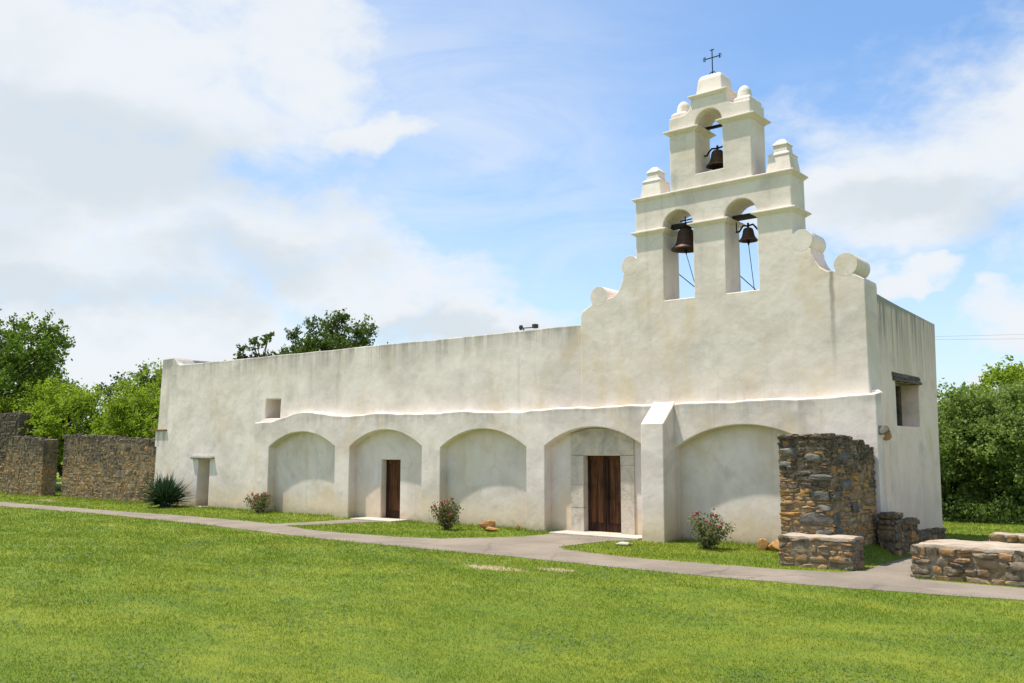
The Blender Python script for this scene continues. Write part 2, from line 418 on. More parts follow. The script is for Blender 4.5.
c = t.mix(t.math('MULTIPLY', t.mapr(vor.outputs['Distance'], 0.014, 0.004), t.mapr(t.noise(pos, 0.5, 3, 0.6), 0.42, 0.6, 0.0, 0.4)), c, (0.09, 0.072, 0.055))
c = t.mix(t.mapr(t.noise(t.mapping(pos, loc=(2, 7, 0)), 1.1, 6, 0.68), 0.55, 0.75, 0, 0.5), c, (0.155, 0.125, 0.10))
t.put(p.inputs['Base Color'], c)
t.put(p.inputs['Normal'], t.bump(t.noise(pos, 70, 4, 0.7), 0.8, 0.008))
M['path'] = m


# ------------------------------------------------------------------ mesh helpers
class MB:
    def __init__(s): s.v = []; s.f = []

    def add(s, v, f):
        o_ = len(s.v); s.v.extend([tuple(x) for x in v]); s.f.extend([tuple(i + o_ for i in q) for q in f])

    def box(s, x0, x1, y0, y1, z0, z1):
        s.add([(x0, y0, z0), (x1, y0, z0), (x1, y1, z0), (x0, y1, z0), (x0, y0, z1), (x1, y0, z1), (x1, y1, z1), (x0, y1, z1)],
              [(0, 3, 2, 1), (4, 5, 6, 7), (0, 1, 5, 4), (1, 2, 6, 5), (2, 3, 7, 6), (3, 0, 4, 7)])

    def loft(s, levels, cx=0.0, cy=0.0):
        """stacked rectangles: (z, half x, half y)"""
        v = []; f_ = []
        for (z, hx, hy) in levels:
            v += [(cx - hx, cy - hy, z), (cx + hx, cy - hy, z), (cx + hx, cy + hy, z), (cx - hx, cy + hy, z)]
        n = len(levels)
        for k in range(n - 1):
            for i in range(4):
                j = (i + 1) % 4
                f_.append((4 * k + i, 4 * k + j, 4 * k + 4 + j, 4 * k + 4 + i))
        f_.append((3, 2, 1, 0)); f_.append(tuple(4 * (n - 1) + i for i in range(4)))
        s.add(v, f_)

    def tube(s, pts, rad, n=6, cap=True):
        pts = [Vector(q) for q in pts]
        v = []; f_ = []
        up_ = Vector((0.31, 0.17, 0.93))
        for i, q in enumerate(pts):
            tg = (pts[min(i + 1, len(pts) - 1)] - pts[max(i - 1, 0)]).normalized()
            a = tg.cross(up_)
            if a.length < 1e-3: a = tg.cross(Vector((1, 0, 0)))
            a.normalize(); b = tg.cross(a)
            r = rad[i] if hasattr(rad, '__len__') else rad
            for k in range(n):
                th = 2 * math.pi * k / n
                v.append(q + (a * math.cos(th) + b * math.sin(th)) * r)
        for i in range(len(pts) - 1):
            for k in range(n):
                k2 = (k + 1) % n
                f_.append((i * n + k, i * n + k2, (i + 1) * n + k2, (i + 1) * n + k))
        if cap:
            f_.append(tuple(range(n))[::-1]); f_.append(tuple((len(pts) - 1) * n + k for k in range(n)))
        s.add(v, f_)

    def lathe(s, prof, cx, cy, n=28):
        v = []; f_ = []
        for (r, z) in prof:
            for k in range(n):
                th = 2 * math.pi * k / n
                v.append((cx + r * math.cos(th), cy + r * math.sin(th), z))
        for i in range(len(prof) - 1):
            for k in range(n):
                k2 = (k + 1) % n
                f_.append((i * n + k, i * n + k2, (i + 1) * n + k2, (i + 1) * n + k))
        s.add(v, f_)

    def mesh(s, name):
        me = bpy.data.meshes.new(name); me.from_pydata(s.v, [], s.f); me.update(); return me


def fix_normals(me):
    bm = bmesh.new(); bm.from_mesh(me); bmesh.ops.recalc_face_normals(bm, faces=bm.faces); bm.to_mesh(me); bm.free()


def bevel_mesh(me, w, seg=2, angle=35):
    bm = bmesh.new(); bm.from_mesh(me)
    bmesh.ops.remove_doubles(bm, verts=bm.verts, dist=1e-5)
    ed = [e for e in bm.edges if len(e.link_faces) == 2 and e.calc_face_angle(0) > R(angle)]
    bmesh.ops.bevel(bm, geom=ed, offset=w, segments=seg, affect='EDGES', profile=0.5)
    bmesh.ops.recalc_face_normals(bm, faces=bm.faces)
    bm.to_mesh(me); bm.free()


def link(name, me, mats, parent=None, smooth=None):
    ob = bpy.data.objects.new(name, me)
    for mm in (mats if isinstance(mats, (list, tuple)) else [mats]):
        me.materials.append(mm)
    col.objects.link(ob)
    if parent is not None:
        ob.parent = parent
        ob.matrix_parent_inverse = Matrix.Translation(parent_loc(parent)).inverted()
    if smooth is not None:
        me.polygons.foreach_set('use_smooth', [True] * len(me.polygons))
        if smooth < 180: me.set_sharp_from_angle(angle=R(smooth))
    return ob


def parent_loc(o_):
    return Vector(o_.location) if o_.type == 'EMPTY' else Vector((0, 0, 0))


def empty(name, loc, label, cat, group=None):
    o_ = bpy.data.objects.new(name, None)
    o_.location = loc; o_.empty_display_size = 0.3
    col.objects.link(o_)
    o_['label'] = label; o_['category'] = cat
    if group: o_['group'] = group
    return o_


def tag(o_, label, cat, group=None):
    o_['label'] = label; o_['category'] = cat
    if group: o_['group'] = group
    return o_


def prism(outline, holes, d0, d1, bevel=0.03, plane='xz', res=2):
    """filled outline with holes pushed from d0 to d1; plane xz -> depth along y, plane yz -> depth along x, plane xy -> depth along z"""
    cu = bpy.data.curves.new('tmp', 'CURVE'); cu.dimensions = '2D'; cu.fill_mode = 'BOTH'
    t_ = d1 - d0
    cu.extrude = max(t_ / 2 - bevel, 1e-4); cu.bevel_depth = bevel; cu.bevel_resolution = res; cu.offset = -bevel
    for loop in [outline] + list(holes):
        sp_ = cu.splines.new('POLY'); sp_.points.add(len(loop) - 1)
        for q, (a, b) in zip(sp_.points, loop): q.co = (a, b, 0, 1)
        sp_.use_cyclic_u = True
    ob = bpy.data.objects.new('tmp', cu); col.objects.link(ob)
    dg = bpy.context.evaluated_depsgraph_get()
    me = bpy.data.meshes.new_from_object(ob.evaluated_get(dg))
    bpy.data.objects.remove(ob); bpy.data.curves.remove(cu)
    mid = (d0 + d1) / 2
    n = len(me.vertices); co = np.empty(n * 3, np.float32); me.vertices.foreach_get('co', co); co = co.reshape(-1, 3)
    if plane == 'xz': nc = np.stack([co[:, 0], mid - co[:, 2], co[:, 1]], 1)
    elif plane == 'yz': nc = np.stack([mid + co[:, 2], co[:, 0], co[:, 1]], 1)
    else: nc = np.stack([co[:, 0], co[:, 1], mid + co[:, 2]], 1)
    me.vertices.foreach_set('co', nc.ravel().astype(np.float32)); me.materials.clear(); me.update()
    me.polygons.foreach_set('use_smooth', [False] * len(me.polygons))
    return me


def np_mesh(name, verts, k):
    """verts: (n, k, 3) separate polygons of k corners"""
    n = verts.shape[0]
    me = bpy.data.meshes.new(name)
    me.vertices.add(n * k); me.vertices.foreach_set('co', verts.reshape(-1).astype(np.float32))
    me.loops.add(n * k); me.loops.foreach_set('vertex_index', np.arange(n * k, dtype=np.int32))
    me.polygons.add(n); me.polygons.foreach_set('loop_start', np.arange(0, n * k, k, dtype=np.int32))
    me.polygons.foreach_set('loop_total', np.full(n, k, dtype=np.int32))
    me.update(calc_edges=True)
    return me


def jitter_line(pts, step=0.35, amp=0.02, seed=1):
    """resample a polyline and wobble it"""
    rg = random.Random(seed); o_ = []
    for i in range(len(pts) - 1):
        a, b = Vector(pts[i]), Vector(pts[i + 1]); n = max(1, int((b - a).length / step))
        for k in range(n):
            q = a.lerp(b, k / n)
            w = amp if (k > 0 or i > 0) else 0
            o_.append((q[0] + rg.uniform(-w, w), q[1] + rg.uniform(-w, w)))
    o_.append(tuple(pts[-1]))
    return o_


# ------------------------------------------------------------------ ground, path
PATH = [(-70, -3.2), (-44.98, -3.35), (-35.97, -3.28), (-29.51, -3.0), (-26.5, -3.1), (-24.75, -3.3), (-24.55, -2.2), (-24.35, -0.42), (-22.75, -0.42), (-23.1, -1.2), (-23.5, -2.4),
        (-23.9, -3.45), (-22.5, -3.85), (-20.74, -4.0), (-18.6, -3.85), (-17.3, -3.48), (-16.55, -2.5), (-15.95, -1.6), (-15.85, -0.5), (-13.0, -0.5), (-13.45, -1.2), (-13.6, -2.2), (-13.55, -3.2),
        (-13.05, -3.6), (-11.29, -3.95), (-9.85, -3.96), (-7.74, -3.85), (-6.6, -3.55), (-6.38, -3.0), (-6.35, -1.0), (-6.3, 0.9), (-6.1, 3.0), (-5.8, 7.0),
        (-4.95, 7.0), (-5.25, 3.0), (-5.42, 0.7), (-5.5, -1.0), (-5.45, -3.0), (-5.2, -3.62), (-3.45, -3.62), (2, -3.7), (12, -3.9),
        (12, -5.0), (2, -4.95), (-3.18, -5.05), (-5.76, -5.5), (-8.91, -5.65), (-10.66, -5.58), (-13.35, -5.48), (-16, -5.52), (-18.85, -5.5), (-21.55, -5.3),
        (-26.66, -4.75), (-34.15, -4.4), (-41.3, -4.75), (-70, -4.9)]
PATH = jitter_line(PATH + [PATH[0]], 0.3, 0.035, 4)[:-1]


def hgt(x, y):
    b = 0.33 * np.exp(-((x + 7.35) / 0.75) ** 2 - ((y + 0.3) / 1.5) ** 2)
    cut = np.clip((-6.42 - x) / 0.3, 0, 1) * np.clip((y + 3.0) / 0.6, 0, 1)
    return b * cut


def axis_steps(fine0, fine1, step, lims):
    a = list(np.arange(fine0, fine1 + 1e-6, step))
    lo = []; q = fine0; s_ = step
    while q > lims[0]:
        s_ *= 1.5; q -= s_; lo.append(max(q, lims[0]))
    hi = []; q = fine1; s_ = step
    while q < lims[1]:
        s_ *= 1.5; q += s_; hi.append(min(q, lims[1]))
    return np.array(lo[::-1] + a + hi)


gx = axis_steps(-9.6, -4.2, 0.15, (-1500, 1500)); gy = axis_steps(-3.6, 3.0, 0.15, (-1500, 1500))
XX, YY = np.meshgrid(gx, gy)
ZZ = hgt(XX, YY)
nv = np.stack([XX, YY, ZZ], -1).reshape(-1, 3)
nx_, ny_ = len(gx), len(gy)
idx = np.arange(nx_ * ny_).reshape(ny_, nx_)
fc = np.stack([idx[:-1, :-1], idx[:-1, 1:], idx[1:, 1:], idx[1:, :-1]], -1).reshape(-1, 4)
me = bpy.data.meshes.new('ground'); me.from_pydata(nv.tolist(), [], fc.tolist()); me.update()
ground = link('ground', me, M['soil'], smooth=180); ground['kind'] = 'structure'

me = prism(PATH, [], -0.05, 0.012, 0.004, 'xy', 0)
path = link('path', me, M['path']); path['kind'] = 'structure'


def in_poly(x, y, poly):
    ins = np.zeros(x.shape, bool)
    n = len(poly); j = n - 1
    for i in range(n):
        xi, yi = poly[i]; xj, yj = poly[j]
        c_ = ((yi > y) != (yj > y))
        with np.errstate(divide='ignore', invalid='ignore'):
            ins ^= c_ & (x < (xj - xi) * (y - yi) / (yj - yi + 1e-12) + xi)
        j = i
    return ins


# grass
rs = np.random.RandomState(7)
cx0, cy0 = cam.location.x, cam.location.y


def grass_points(n, r0, r1, power, half):
    u = rs.rand(n)
    k = 2 - power
    r = (r0 ** k + u * (r1 ** k - r0 ** k)) ** (1 / k)
    th = R(90 + 39.197) + (rs.rand(n) * 2 - 1) * R(half)
    return cx0 + r * np.cos(th), cy0 + r * np.sin(th), r


gxp, gyp, gr = grass_points(950000, 6.5, 62, 1.8, 39)
keep = ~in_poly(gxp + rs.randn(len(gxp)) * 0.07, gyp + rs.randn(len(gxp)) * 0.07, PATH)
keep &= ~((gxp > -38.4) & (gxp < -6.9) & (gyp > 0.38) & (gyp < 5.8))
keep &= ~((gxp > -15.95) & (gxp < -12.95) & (gyp > -0.52))
keep &= ~((gxp > -24.4) & (gxp < -22.3) & (gyp > -0.45) & (gyp < 0.5))
for (x, y, rx, ry) in ((-12.25, -7.2, 0.75, 0.28), (-11.1, -6.62, 0.5, 0.22), (-44.5, -1.5, 1.2, 0.4)):
    dd = ((gxp - x) / rx) ** 2 + ((gyp - y) / ry) ** 2
    keep &= ~((dd < 1.0) & (rs.rand(len(gxp)) > 0.42 + 0.5 * dd))
# thin patches
tp = np.sin(gxp * 1.3 + 2 * np.sin(gyp * 0.9)) * np.sin(gyp * 1.9 + 1.5 * np.sin(gxp * 0.7))
keep &= rs.rand(len(gxp)) < np.clip(0.9 + 0.3 * tp, 0.5, 1)
gxp, gyp, gr, tp = gxp[keep], gyp[keep], gr[keep], tp[keep]
n = len(gxp)
gz = hgt(gxp, gyp)
w = 0.0038 * np.maximum(1, gr / 11) * (0.7 + 0.6 * rs.rand(n))
# taller tufts where the mower does not reach: against walls and path edges
tall = np.where((gyp > -0.35) & (gyp < 0.4), 1.9, 1.0)
hh = (0.018 + 0.030 * rs.rand(n) ** 1.6) * (1 + 0.12 * tp) * tall * np.clip(gr / 16, 0.8, 1.5)
a = rs.rand(n) * 2 * np.pi; la = rs.rand(n) * 2 * np.pi; ll = hh * (0.3 + 0.9 * rs.rand(n))
bx, by = np.cos(a) * w, np.sin(a) * w
V = np.empty((n, 3, 3))
V[:, 0] = np.stack([gxp - bx, gyp - by, gz - 0.004], 1)
V[:, 1] = np.stack([gxp + bx, gyp + by, gz - 0.004], 1)
V[:, 2] = np.stack([gxp + np.cos(la) * ll, gyp + np.sin(la) * ll, gz + hh], 1)
g = link('lawn_grass', np_mesh('lawn_grass', V, 3), M['grass'])
g['kind'] = 'stuff'; g['label'] = 'short mown green lawn grass with yellowish patches'; g['category'] = 'grass'

# clover and broad-leaved weeds in the turf
rw = np.random.RandomState(21)
wx, wy, wr = grass_points(60000, 7.5, 26, 1.7, 38)
pt = np.sin(wx * 0.9 + 1.7 * np.sin(wy * 0.7 + 1)) * np.sin(wy * 1.3 + 2.1 * np.sin(wx * 0.6))
kp = (~in_poly(wx, wy, PATH)) & (wy < -5.6) & (rw.rand(len(wx)) < np.clip(pt - 0.25, 0, 1) * 0.9 + 0.02)
wx, wy, wr = wx[kp], wy[kp], wr[kp]; n = len(wx)
s_ = (0.009 + 0.012 * rw.rand(n)) * np.maximum(1, wr / 12); th = rw.rand(n) * 6.283; tl = rw.randn(n) * 0.35
V = np.empty((n, 4, 3)); zc = 0.018 + 0.022 * rw.rand(n)
for k in range(4):
    q = th + k * 1.5708
    V[:, k] = np.stack([wx + np.cos(q) * s_, wy + np.sin(q) * s_, zc + np.cos(q) * s_ * tl], 1)
me = np_mesh('clover', V, 4)
at_ = me.attributes.new('tint', 'FLOAT', 'FACE'); at_.data.foreach_set('value', rw.rand(n).astype(np.float32))
cl_ = link('clover', me, M['leaf_clover']); cl_['kind'] = 'stuff'; cl_['label'] = 'patches of blue green clover in the lawn'; cl_['category'] = 'clover'

# ------------------------------------------------------------------ church
church = empty('church', (-22.0, 2.6, 0.0), 'long whitewashed mission church with stepped bell gable and blind arcade', 'church')


def cpart(name, me, mat, parent=None, smooth=None):
    return link(name, me, mat, parent or church, smooth)


def arch_pts(x0, x1, zs, rise, n=16, power=2.0):
    """points of a low arch from x0 to x1"""
    o_ = []
    for i in range(n + 1):
        u = -1 + 2 * i / n
        o_.append((x0 + (x1 - x0) * i / n, zs + rise * (1 - abs(u) ** power)))
    return o_


def round_hole(x0, x1, z0, zs, n=14):
    c_ = (x0 + x1) / 2; r = (x1 - x0) / 2
    pts = [(x0, z0)]
    for i in range(n + 1):
        th = math.pi - math.pi * i / n
        pts.append((c_ + r * math.cos(th), zs + r * math.sin(th)))
    pts.append((x1, z0))
    return pts


YW = 0.34      # front plane of the nave wall; the arcade stands in front of it at y = 0
# nave front wall, carried on behind the gable's foot
roofline = jitter_line([(-36.55, 6.04), (-30, 6.02), (-24, 6.0), (-18.4, 5.99), (-15.29, 5.985)], 0.8, 0.012, 3)
nave = [(-38.42, -0.3), (-38.25, 3.0), (-38.05, 6.37), (-37.2, 6.38), (-37.02, 6.30), (-36.85, 6.13), (-36.68, 6.05)] + roofline[::-1][::-1] + [(-15.29, 3.55), (-7.10, 3.55), (-7.10, -0.3)]
holes = [
    [(-30.40, 3.57), (-30.36, 4.32), (-29.43, 4.31), (-29.46, 3.57)],
    [(-34.98, 0.03), (-34.94, 1.99), (-34.08, 1.97), (-34.12, 0.03)],
    [(-23.72, 0.05), (-23.72, 2.02), (-22.80, 2.02), (-22.80, 0.05)],
    [(-15.28, 0.06), (-15.28, 2.19), (-14.00, 2.19), (-14.00, 0.06)],
]
cpart('nave_wall', prism(nave, holes, YW, 1.25, 0.035), M['plaster_nave'])
for (x0, x1, z0, z1) in ((-30.6, -29.2, 3.4, 4.5), (-35.2, -33.9, -0.1, 2.2)):
    mb = MB(); mb.box(x0, x1, 1.18, 1.21, z0, z1)
    cpart('niche_back', mb.mesh('niche_back'), M['plaster_nave'])

# blind arcade in front of the nave wall
ledge = [(-30.62, 3.41), (-29.65, 3.40), (-28.93, 3.55), (-27.88, 3.74), (-27.04, 3.72), (-25.71, 3.53), (-24.32, 3.56), (-23.43, 3.60), (-21.74, 3.51),
         (-19.91, 3.56), (-17.22, 3.46), (-17.05, 3.53), (-16.59, 3.53), (-12.7, 3.55), (-9.21, 3.58), (-8.21, 3.58), (-7.35, 3.60), (-6.90, 3.66)]
xs = np.arange(-30.62, -6.9, 0.22)
lx = np.array([q[0] for q in ledge]); lz = np.array([q[1] for q in ledge])


def smooth_ledge(x):
    w_ = 0.22
    return float(np.mean([np.interp(x + k_, lx, lz) for k_ in (-w_, -w_ / 2, 0, w_ / 2, w_)])) + 0.012 * math.sin(x * 3.1) + 0.008 * math.sin(x * 7.3)


lpts = [(float(x), smooth_ledge(float(x))) for x in xs] + [(-6.91, 3.635)]
ARCH = [(-29.66, -25.81, 2.46, 0.555), (-25.02, -21.48, 2.46, 0.57), (-20.64, -17.13, 2.42, 0.575), (-16.44, -13.12, 2.46, 0.53), (-12.14, -8.35, 2.40, 0.575)]
low = [(-30.62, -0.3)]
for (x0, x1, zs, rise) in ARCH:
    low += [(x0, -0.3)] + arch_pts(x0, x1, zs, rise, 18, 2.1) + [(x1, -0.3)]
low += [(-6.90, -0.3)]
cpart('arcade', prism(low + lpts[::-1], [], 0.02, YW + 0.05, 0.03), M['plaster_base'])
# sloped weathering on top of the arcade
mb = MB(); v = []; f_ = []
for (x, z) in lpts: v += [(x, 0.030, z - 0.008), (x, YW + 0.03, z + 0.055), (x, YW + 0.03, z - 0.06)]
for i in range(len(lpts) - 1):
    a_, b_ = 3 * i, 3 * i + 3
    f_ += [(a_, b_, b_ + 1, a_ + 1), (a_, a_ + 2, b_ + 2, b_)]
f_ += [(0, 1, 2), (3 * len(lpts) - 3, 3 * len(lpts) - 1, 3 * len(lpts) - 2)]
mb.add(v, f_); me = mb.mesh('ledge'); fix_normals(me)
cpart('ledge', me, M['plaster_clean'], smooth=40)
# return of the arcade round the right corner
ret = [(-7.6, -0.3), (-6.86, -0.3), (-6.895, 3.68), (-6.97, 3.75), (-7.6, 3.78)]
cpart('corner_return', prism(ret, [], YW + 0.04, 0.72, 0.04), M['plaster_side'])
# buttress between the church door arch and the last arch
prof = [(-0.60, -0.3), (-0.57, 3.03), (0.10, 3.62), (0.14, -0.3)]
cpart('buttress', prism(prof, [], -12.82, -12.14, 0.03, 'yz'), M['plaster_base'])
mb = MB()
v = [(-12.80, -0.555, 3.046), (-12.16, -0.555, 3.046), (-12.16, 0.10, 3.624), (-12.80, 0.10, 3.624)]
v += [(x, y, z - 0.05) for x, y, z in v]
mb.add(v, [(0, 1, 2, 3), (7, 6, 5, 4), (0, 4, 5, 1), (1, 5, 6, 2), (2, 6, 7, 3), (3, 7, 4, 0)])
cpart('buttress_cap', mb.mesh('buttress_cap'), M['plaster_clean'])

# bell gable
AX2, AX3 = -11.13, -11.08
left = [(-15.32, 3.56), (-15.32, 6.25), (-15.24, 6.36), (-15.1, 6.44), (-14.96, 6.52), (-14.69, 6.74), (-14.42, 6.655), (-14.22, 6.68), (-14.05, 6.79), (-13.94, 6.96),
        (-13.87, 7.14), (-13.85, 7.28), (-13.62, 7.52), (-13.41, 7.62), (-13.40, 9.38)]
right2 = [(2 * AX2 - x, z) for x, z in left][::-1]
k_ = next(i for i, q in enumerate(right2) if abs(q[0] - (2 * AX2 + 14.69)) < 1e-6)
right2 = right2[:k_ + 1] + [(-7.41, 6.54), (-7.28, 6.46), (-7.16, 6.38), (-7.145, 6.30), (-7.14, 3.56)]
crown_l = [(AX3 - 1.20, 9.38), (AX3 - 1.20, 11.47), (AX3 - 0.74, 11.49), (AX3 - 0.655, 11.52), (AX3 - 0.58, 11.60), (AX3 - 0.535, 11.70), (AX3 - 0.52, 11.86)]
crown_r = [(2 * AX3 - x, z) for x, z in crown_l][::-1]
OP1, OP2, OP3 = (-12.54, -11.62), (-10.69, -9.79), (-11.49, -10.69)
gh = [round_hole(*OP1, 6.41, 8.41), round_hole(*OP2, 6.41, 8.41), round_hole(*OP3, 9.77, 11.10)]
YG0, YG1 = 0.31, 1.19
gable = cpart('bell_gable', prism(left + crown_l + crown_r + right2, gh, YG0, YG1, 0.025), M['plaster_gable'])
ym = (YG0 + YG1) / 2; hy = (YG1 - YG0) / 2


def cornice(name, x0, x1, z0, z1, out_, y0=YG0, y1=YG1, fr=0.75):
    cx_ = (x0 + x1) / 2; hx = (x1 - x0) / 2; cy_ = (y0 + y1) / 2; hy_ = (y1 - y0) / 2; h = z1 - z0
    L = [(0.0, 0.015), (0.18, 0.05 / 0.16 * out_ * 0.9), (0.45, out_ * 0.62), (0.62, out_ * 0.86), (0.66, out_), (0.92, out_), (1.0, out_ * 0.9), (1.22, 0.0)]
    b = MB(); b.loft([(z0 + q * h, hx + o_, hy_ + o_ * fr) for q, o_ in L], cx_, cy_)
    me_ = b.mesh(name)
    return cpart(name, me_, M['plaster_gable'], gable)


for (x0, x1) in ((-13.40, OP1[0]), (OP1[1], OP2[0]), (OP2[1], -8.86)):
    cornice('impost', x0, x1, 8.30, 8.42, 0.13)
cornice('cornice', -13.40, -8.86, 9.28, 9.385, 0.095)
for (x0, x1) in ((AX3 - 1.20, OP3[0]), (OP3[1], AX3 + 1.20)):
    cornice('impost', x0, x1, 10.98, 11.10, 0.14)
cornice('cornice', AX3 - 0.50, AX3 + 0.50, 11.85, 11.955, 0.085)


def volute(cx_, cz, r):
    ci = [(cx_ + r * math.cos(2 * math.pi * k / 28), cz + r * math.sin(2 * math.pi * k / 28)) for k in range(28)]
    cpart('volute', prism(ci, [], YG0 - 0.002, YG1 + 0.05, 0.005), M['plaster_gable'], gable, 35)


volute(-14.69, 6.75, 0.285); volute(-13.62, 7.52, 0.275); volute(-8.64, 7.52, 0.275); volute(-7.58, 6.78, 0.285)
# pinnacles on the corners of the second stage
for cx_ in (-12.98, -9.22):
    b = MB()
    b.loft([(9.37, 0.33, 0.33), (9.50, 0.32, 0.32), (9.86, 0.27, 0.27), (9.875, 0.29, 0.29), (9.90, 0.285, 0.285), (9.97, 0.19, 0.19), (10.15, 0.175, 0.175), (10.155, 0.20, 0.20), (10.19, 0.19, 0.19), (10.33, 0.07, 0.07), (10.35, 0.02, 0.02)], cx_, ym)
    me = b.mesh('pinnacle')
    cpart('pinnacle', me, M['plaster_clean'] if cx_ < -11 else M['plaster_gable'], gable)
# shoulders and domes of the top stage
for s_ in (-1, 1):
    b = MB(); cx_ = AX3 + s_ * 0.94
    b.loft([(11.44, 0.24, hy - 0.06), (11.60, 0.23, hy - 0.07), (11.66, 0.17, hy - 0.14)], cx_, ym)
    me = b.mesh('shoulder_block'); bevel_mesh(me, 0.025)
    cpart('shoulder_block', me, M['plaster_gable'], gable)
    b = MB(); r = 0.19
    b.lathe([(0.20, 11.60), (0.20, 11.74)] + [(r * math.cos(R(q)), 11.76 + 0.27 * math.sin(R(q))) for q in range(0, 91, 12)] + [(0.001, 12.03)], cx_ + (0.0 if s_ < 0 else -0.06), ym - 0.05, 20)
    cpart('dome', b.mesh('dome'), M['plaster_clean'], gable, 60)
b = MB(); b.loft([(11.94, 0.405, 0.36), (12.02, 0.39, 0.35), (12.42, 0.345, 0.30), (12.52, 0.30, 0.25), (12.575, 0.17, 0.13)], AX3 - 0.01, ym)
me = b.mesh('crown_block'); bevel_mesh(me, 0.035, 3, 12)
cpart('crown_block', me, M['plaster_gable'], gable)
b = MB(); b.box(OP3[0] - 0.02, OP3[1] + 0.02, 0.80, 1.20, 9.72, 9.95)
me = b.mesh('sill_block'); bevel_mesh(me, 0.02)
cpart('sill_block', me, M['plaster_gable'], gable)

# iron cross on the crown
b = MB(); cx_ = AX3 - 0.06
b.tube([(cx_, ym, 12.5), (cx_, ym, 13.34)], 0.016, 6)
b.tube([(cx_ - 0.24, ym, 13.10), (cx_ + 0.24, ym, 13.10)], 0.016, 6)
for (x, z, dx, dz) in ((cx_ - 0.22, 13.10, 0, 1), (cx_ + 0.22, 13.10, 0, 1), (cx_, 13.32, 1, 0)):
    b.tube([(x - dx * 0.06, ym, z - dz * 0.06), (x + dx * 0.06, ym, z + dz * 0.06)], 0.014, 6)
for s_ in (-1, 1):
    b.tube([(cx_ + s_ * 0.20, ym, 13.04), (cx_ + s_ * 0.26, ym, 13.05), (cx_ + s_ * 0.27, ym, 13.10), (cx_ + s_ * 0.26, ym, 13.15), (cx_ + s_ * 0.20, ym, 13.16)], 0.010, 5)
    b.tube([(cx_ + s_ * 0.10, ym, 12.62), (cx_ + s_ * 0.04, ym, 12.70), (cx_, ym, 12.64)], 0.012, 5)
    b.tube([(cx_ + s_ * 0.09, ym, 12.56), (cx_ + s_ * 0.09, ym, 12.66)], 0.012, 5)
cpart('cross', b.mesh('cross'), M['iron'])

# right side wall with deep window, rear and end walls, roof
side = [(1.15, -0.3), (5.78, -0.3), (5.88, 3.0), (6.06, 5.90), (5.2, 5.93), (4.3, 5.97), (3.0, 6.02), (2.0, 6.07), (1.15, 6.12)]
sw = cpart('side_wall', prism(side, [[(2.20, 2.95), (2.20, 4.06), (4.20, 4.06), (4.17, 2.95)]], -7.97, -7.12, 0.03, 'yz'), M['plaster_side'])
b = MB(); b.box(-7.95, -7.16, 0.75, 1.30, -0.3, 3.62)
cpart('side_wall', b.mesh('side_wall'), M['plaster_side'])
b = MB(); b.box(-38.2, -37.2, 1.2, 5.7, -0.3, 6.365)
me = b.mesh('end_wall'); bevel_mesh(me, 0.04)
cpart('end_wall', me, M['plaster_nave'])
b = MB(); b.box(-38.25, -7.3, 5.0, 5.75, -0.3, 5.84)
me = b.mesh('rear_wall'); bevel_mesh(me, 0.04)
cpart('rear_wall', me, M['plaster_nave'])
b = MB(); b.box(-37.3, -7.9, 1.2, 5.1, 5.3, 5.55)
cpart('roof', b.mesh('roof'), M['roofing'])
# side window woodwork
win = cpart('window', prism([(4.02, 2.93), (4.19, 2.93), (4.19, 4.05), (4.02, 4.05)], [], -7.84, -7.58, 0.01, 'yz'), M['old_wood'])
rg = random.Random(5)
b = MB()
for k in range(7):
    y = 2.22 + k * 0.27
    b.box(-7.80 - rg.random() * 0.01, -7.765, y, y + 0.262, 2.96, 4.04)
cpart('shutter', b.mesh('shutter'), M['old_wood'], win)
b = MB()
for (z0, z1, y0, y1, o_) in ((4.06, 4.155, 1.97, 4.26, 0.055), (4.16, 4.275, 1.93, 4.20, 0.035)):
    pts = []
    n = 12
    v = []; f_ = []
    for i in range(n + 1):
        y = y0 + (y1 - y0) * i / n
        j = lambda: rg.uniform(-0.012, 0.012)
        v += [(-7.5, y, z0), (-7.12 + o_ + j(), y, z0 + j()), (-7.12 + o_ + 0.01 + j(), y, (z0 + z1) / 2 + j()), (-7.12 + o_ + j() - 0.02, y, z1 - 0.004 + j() * 0.4), (-7.5, y, z1 - 0.004)]
    for i in range(n):
        for k in range(5):
            k2 = (k + 1) % 5
            f_.append((5 * i + k, 5 * i + k2, 5 * i + 5 + k2, 5 * i + 5 + k))
    f_ += [(0, 1, 2, 3, 4), tuple(5 * n + k for k in range(5))[::-1]]
    b.add(v, f_)
me = b.mesh('lintel'); fix_normals(me)
cpart('lintel', me, M['old_wood'], win)


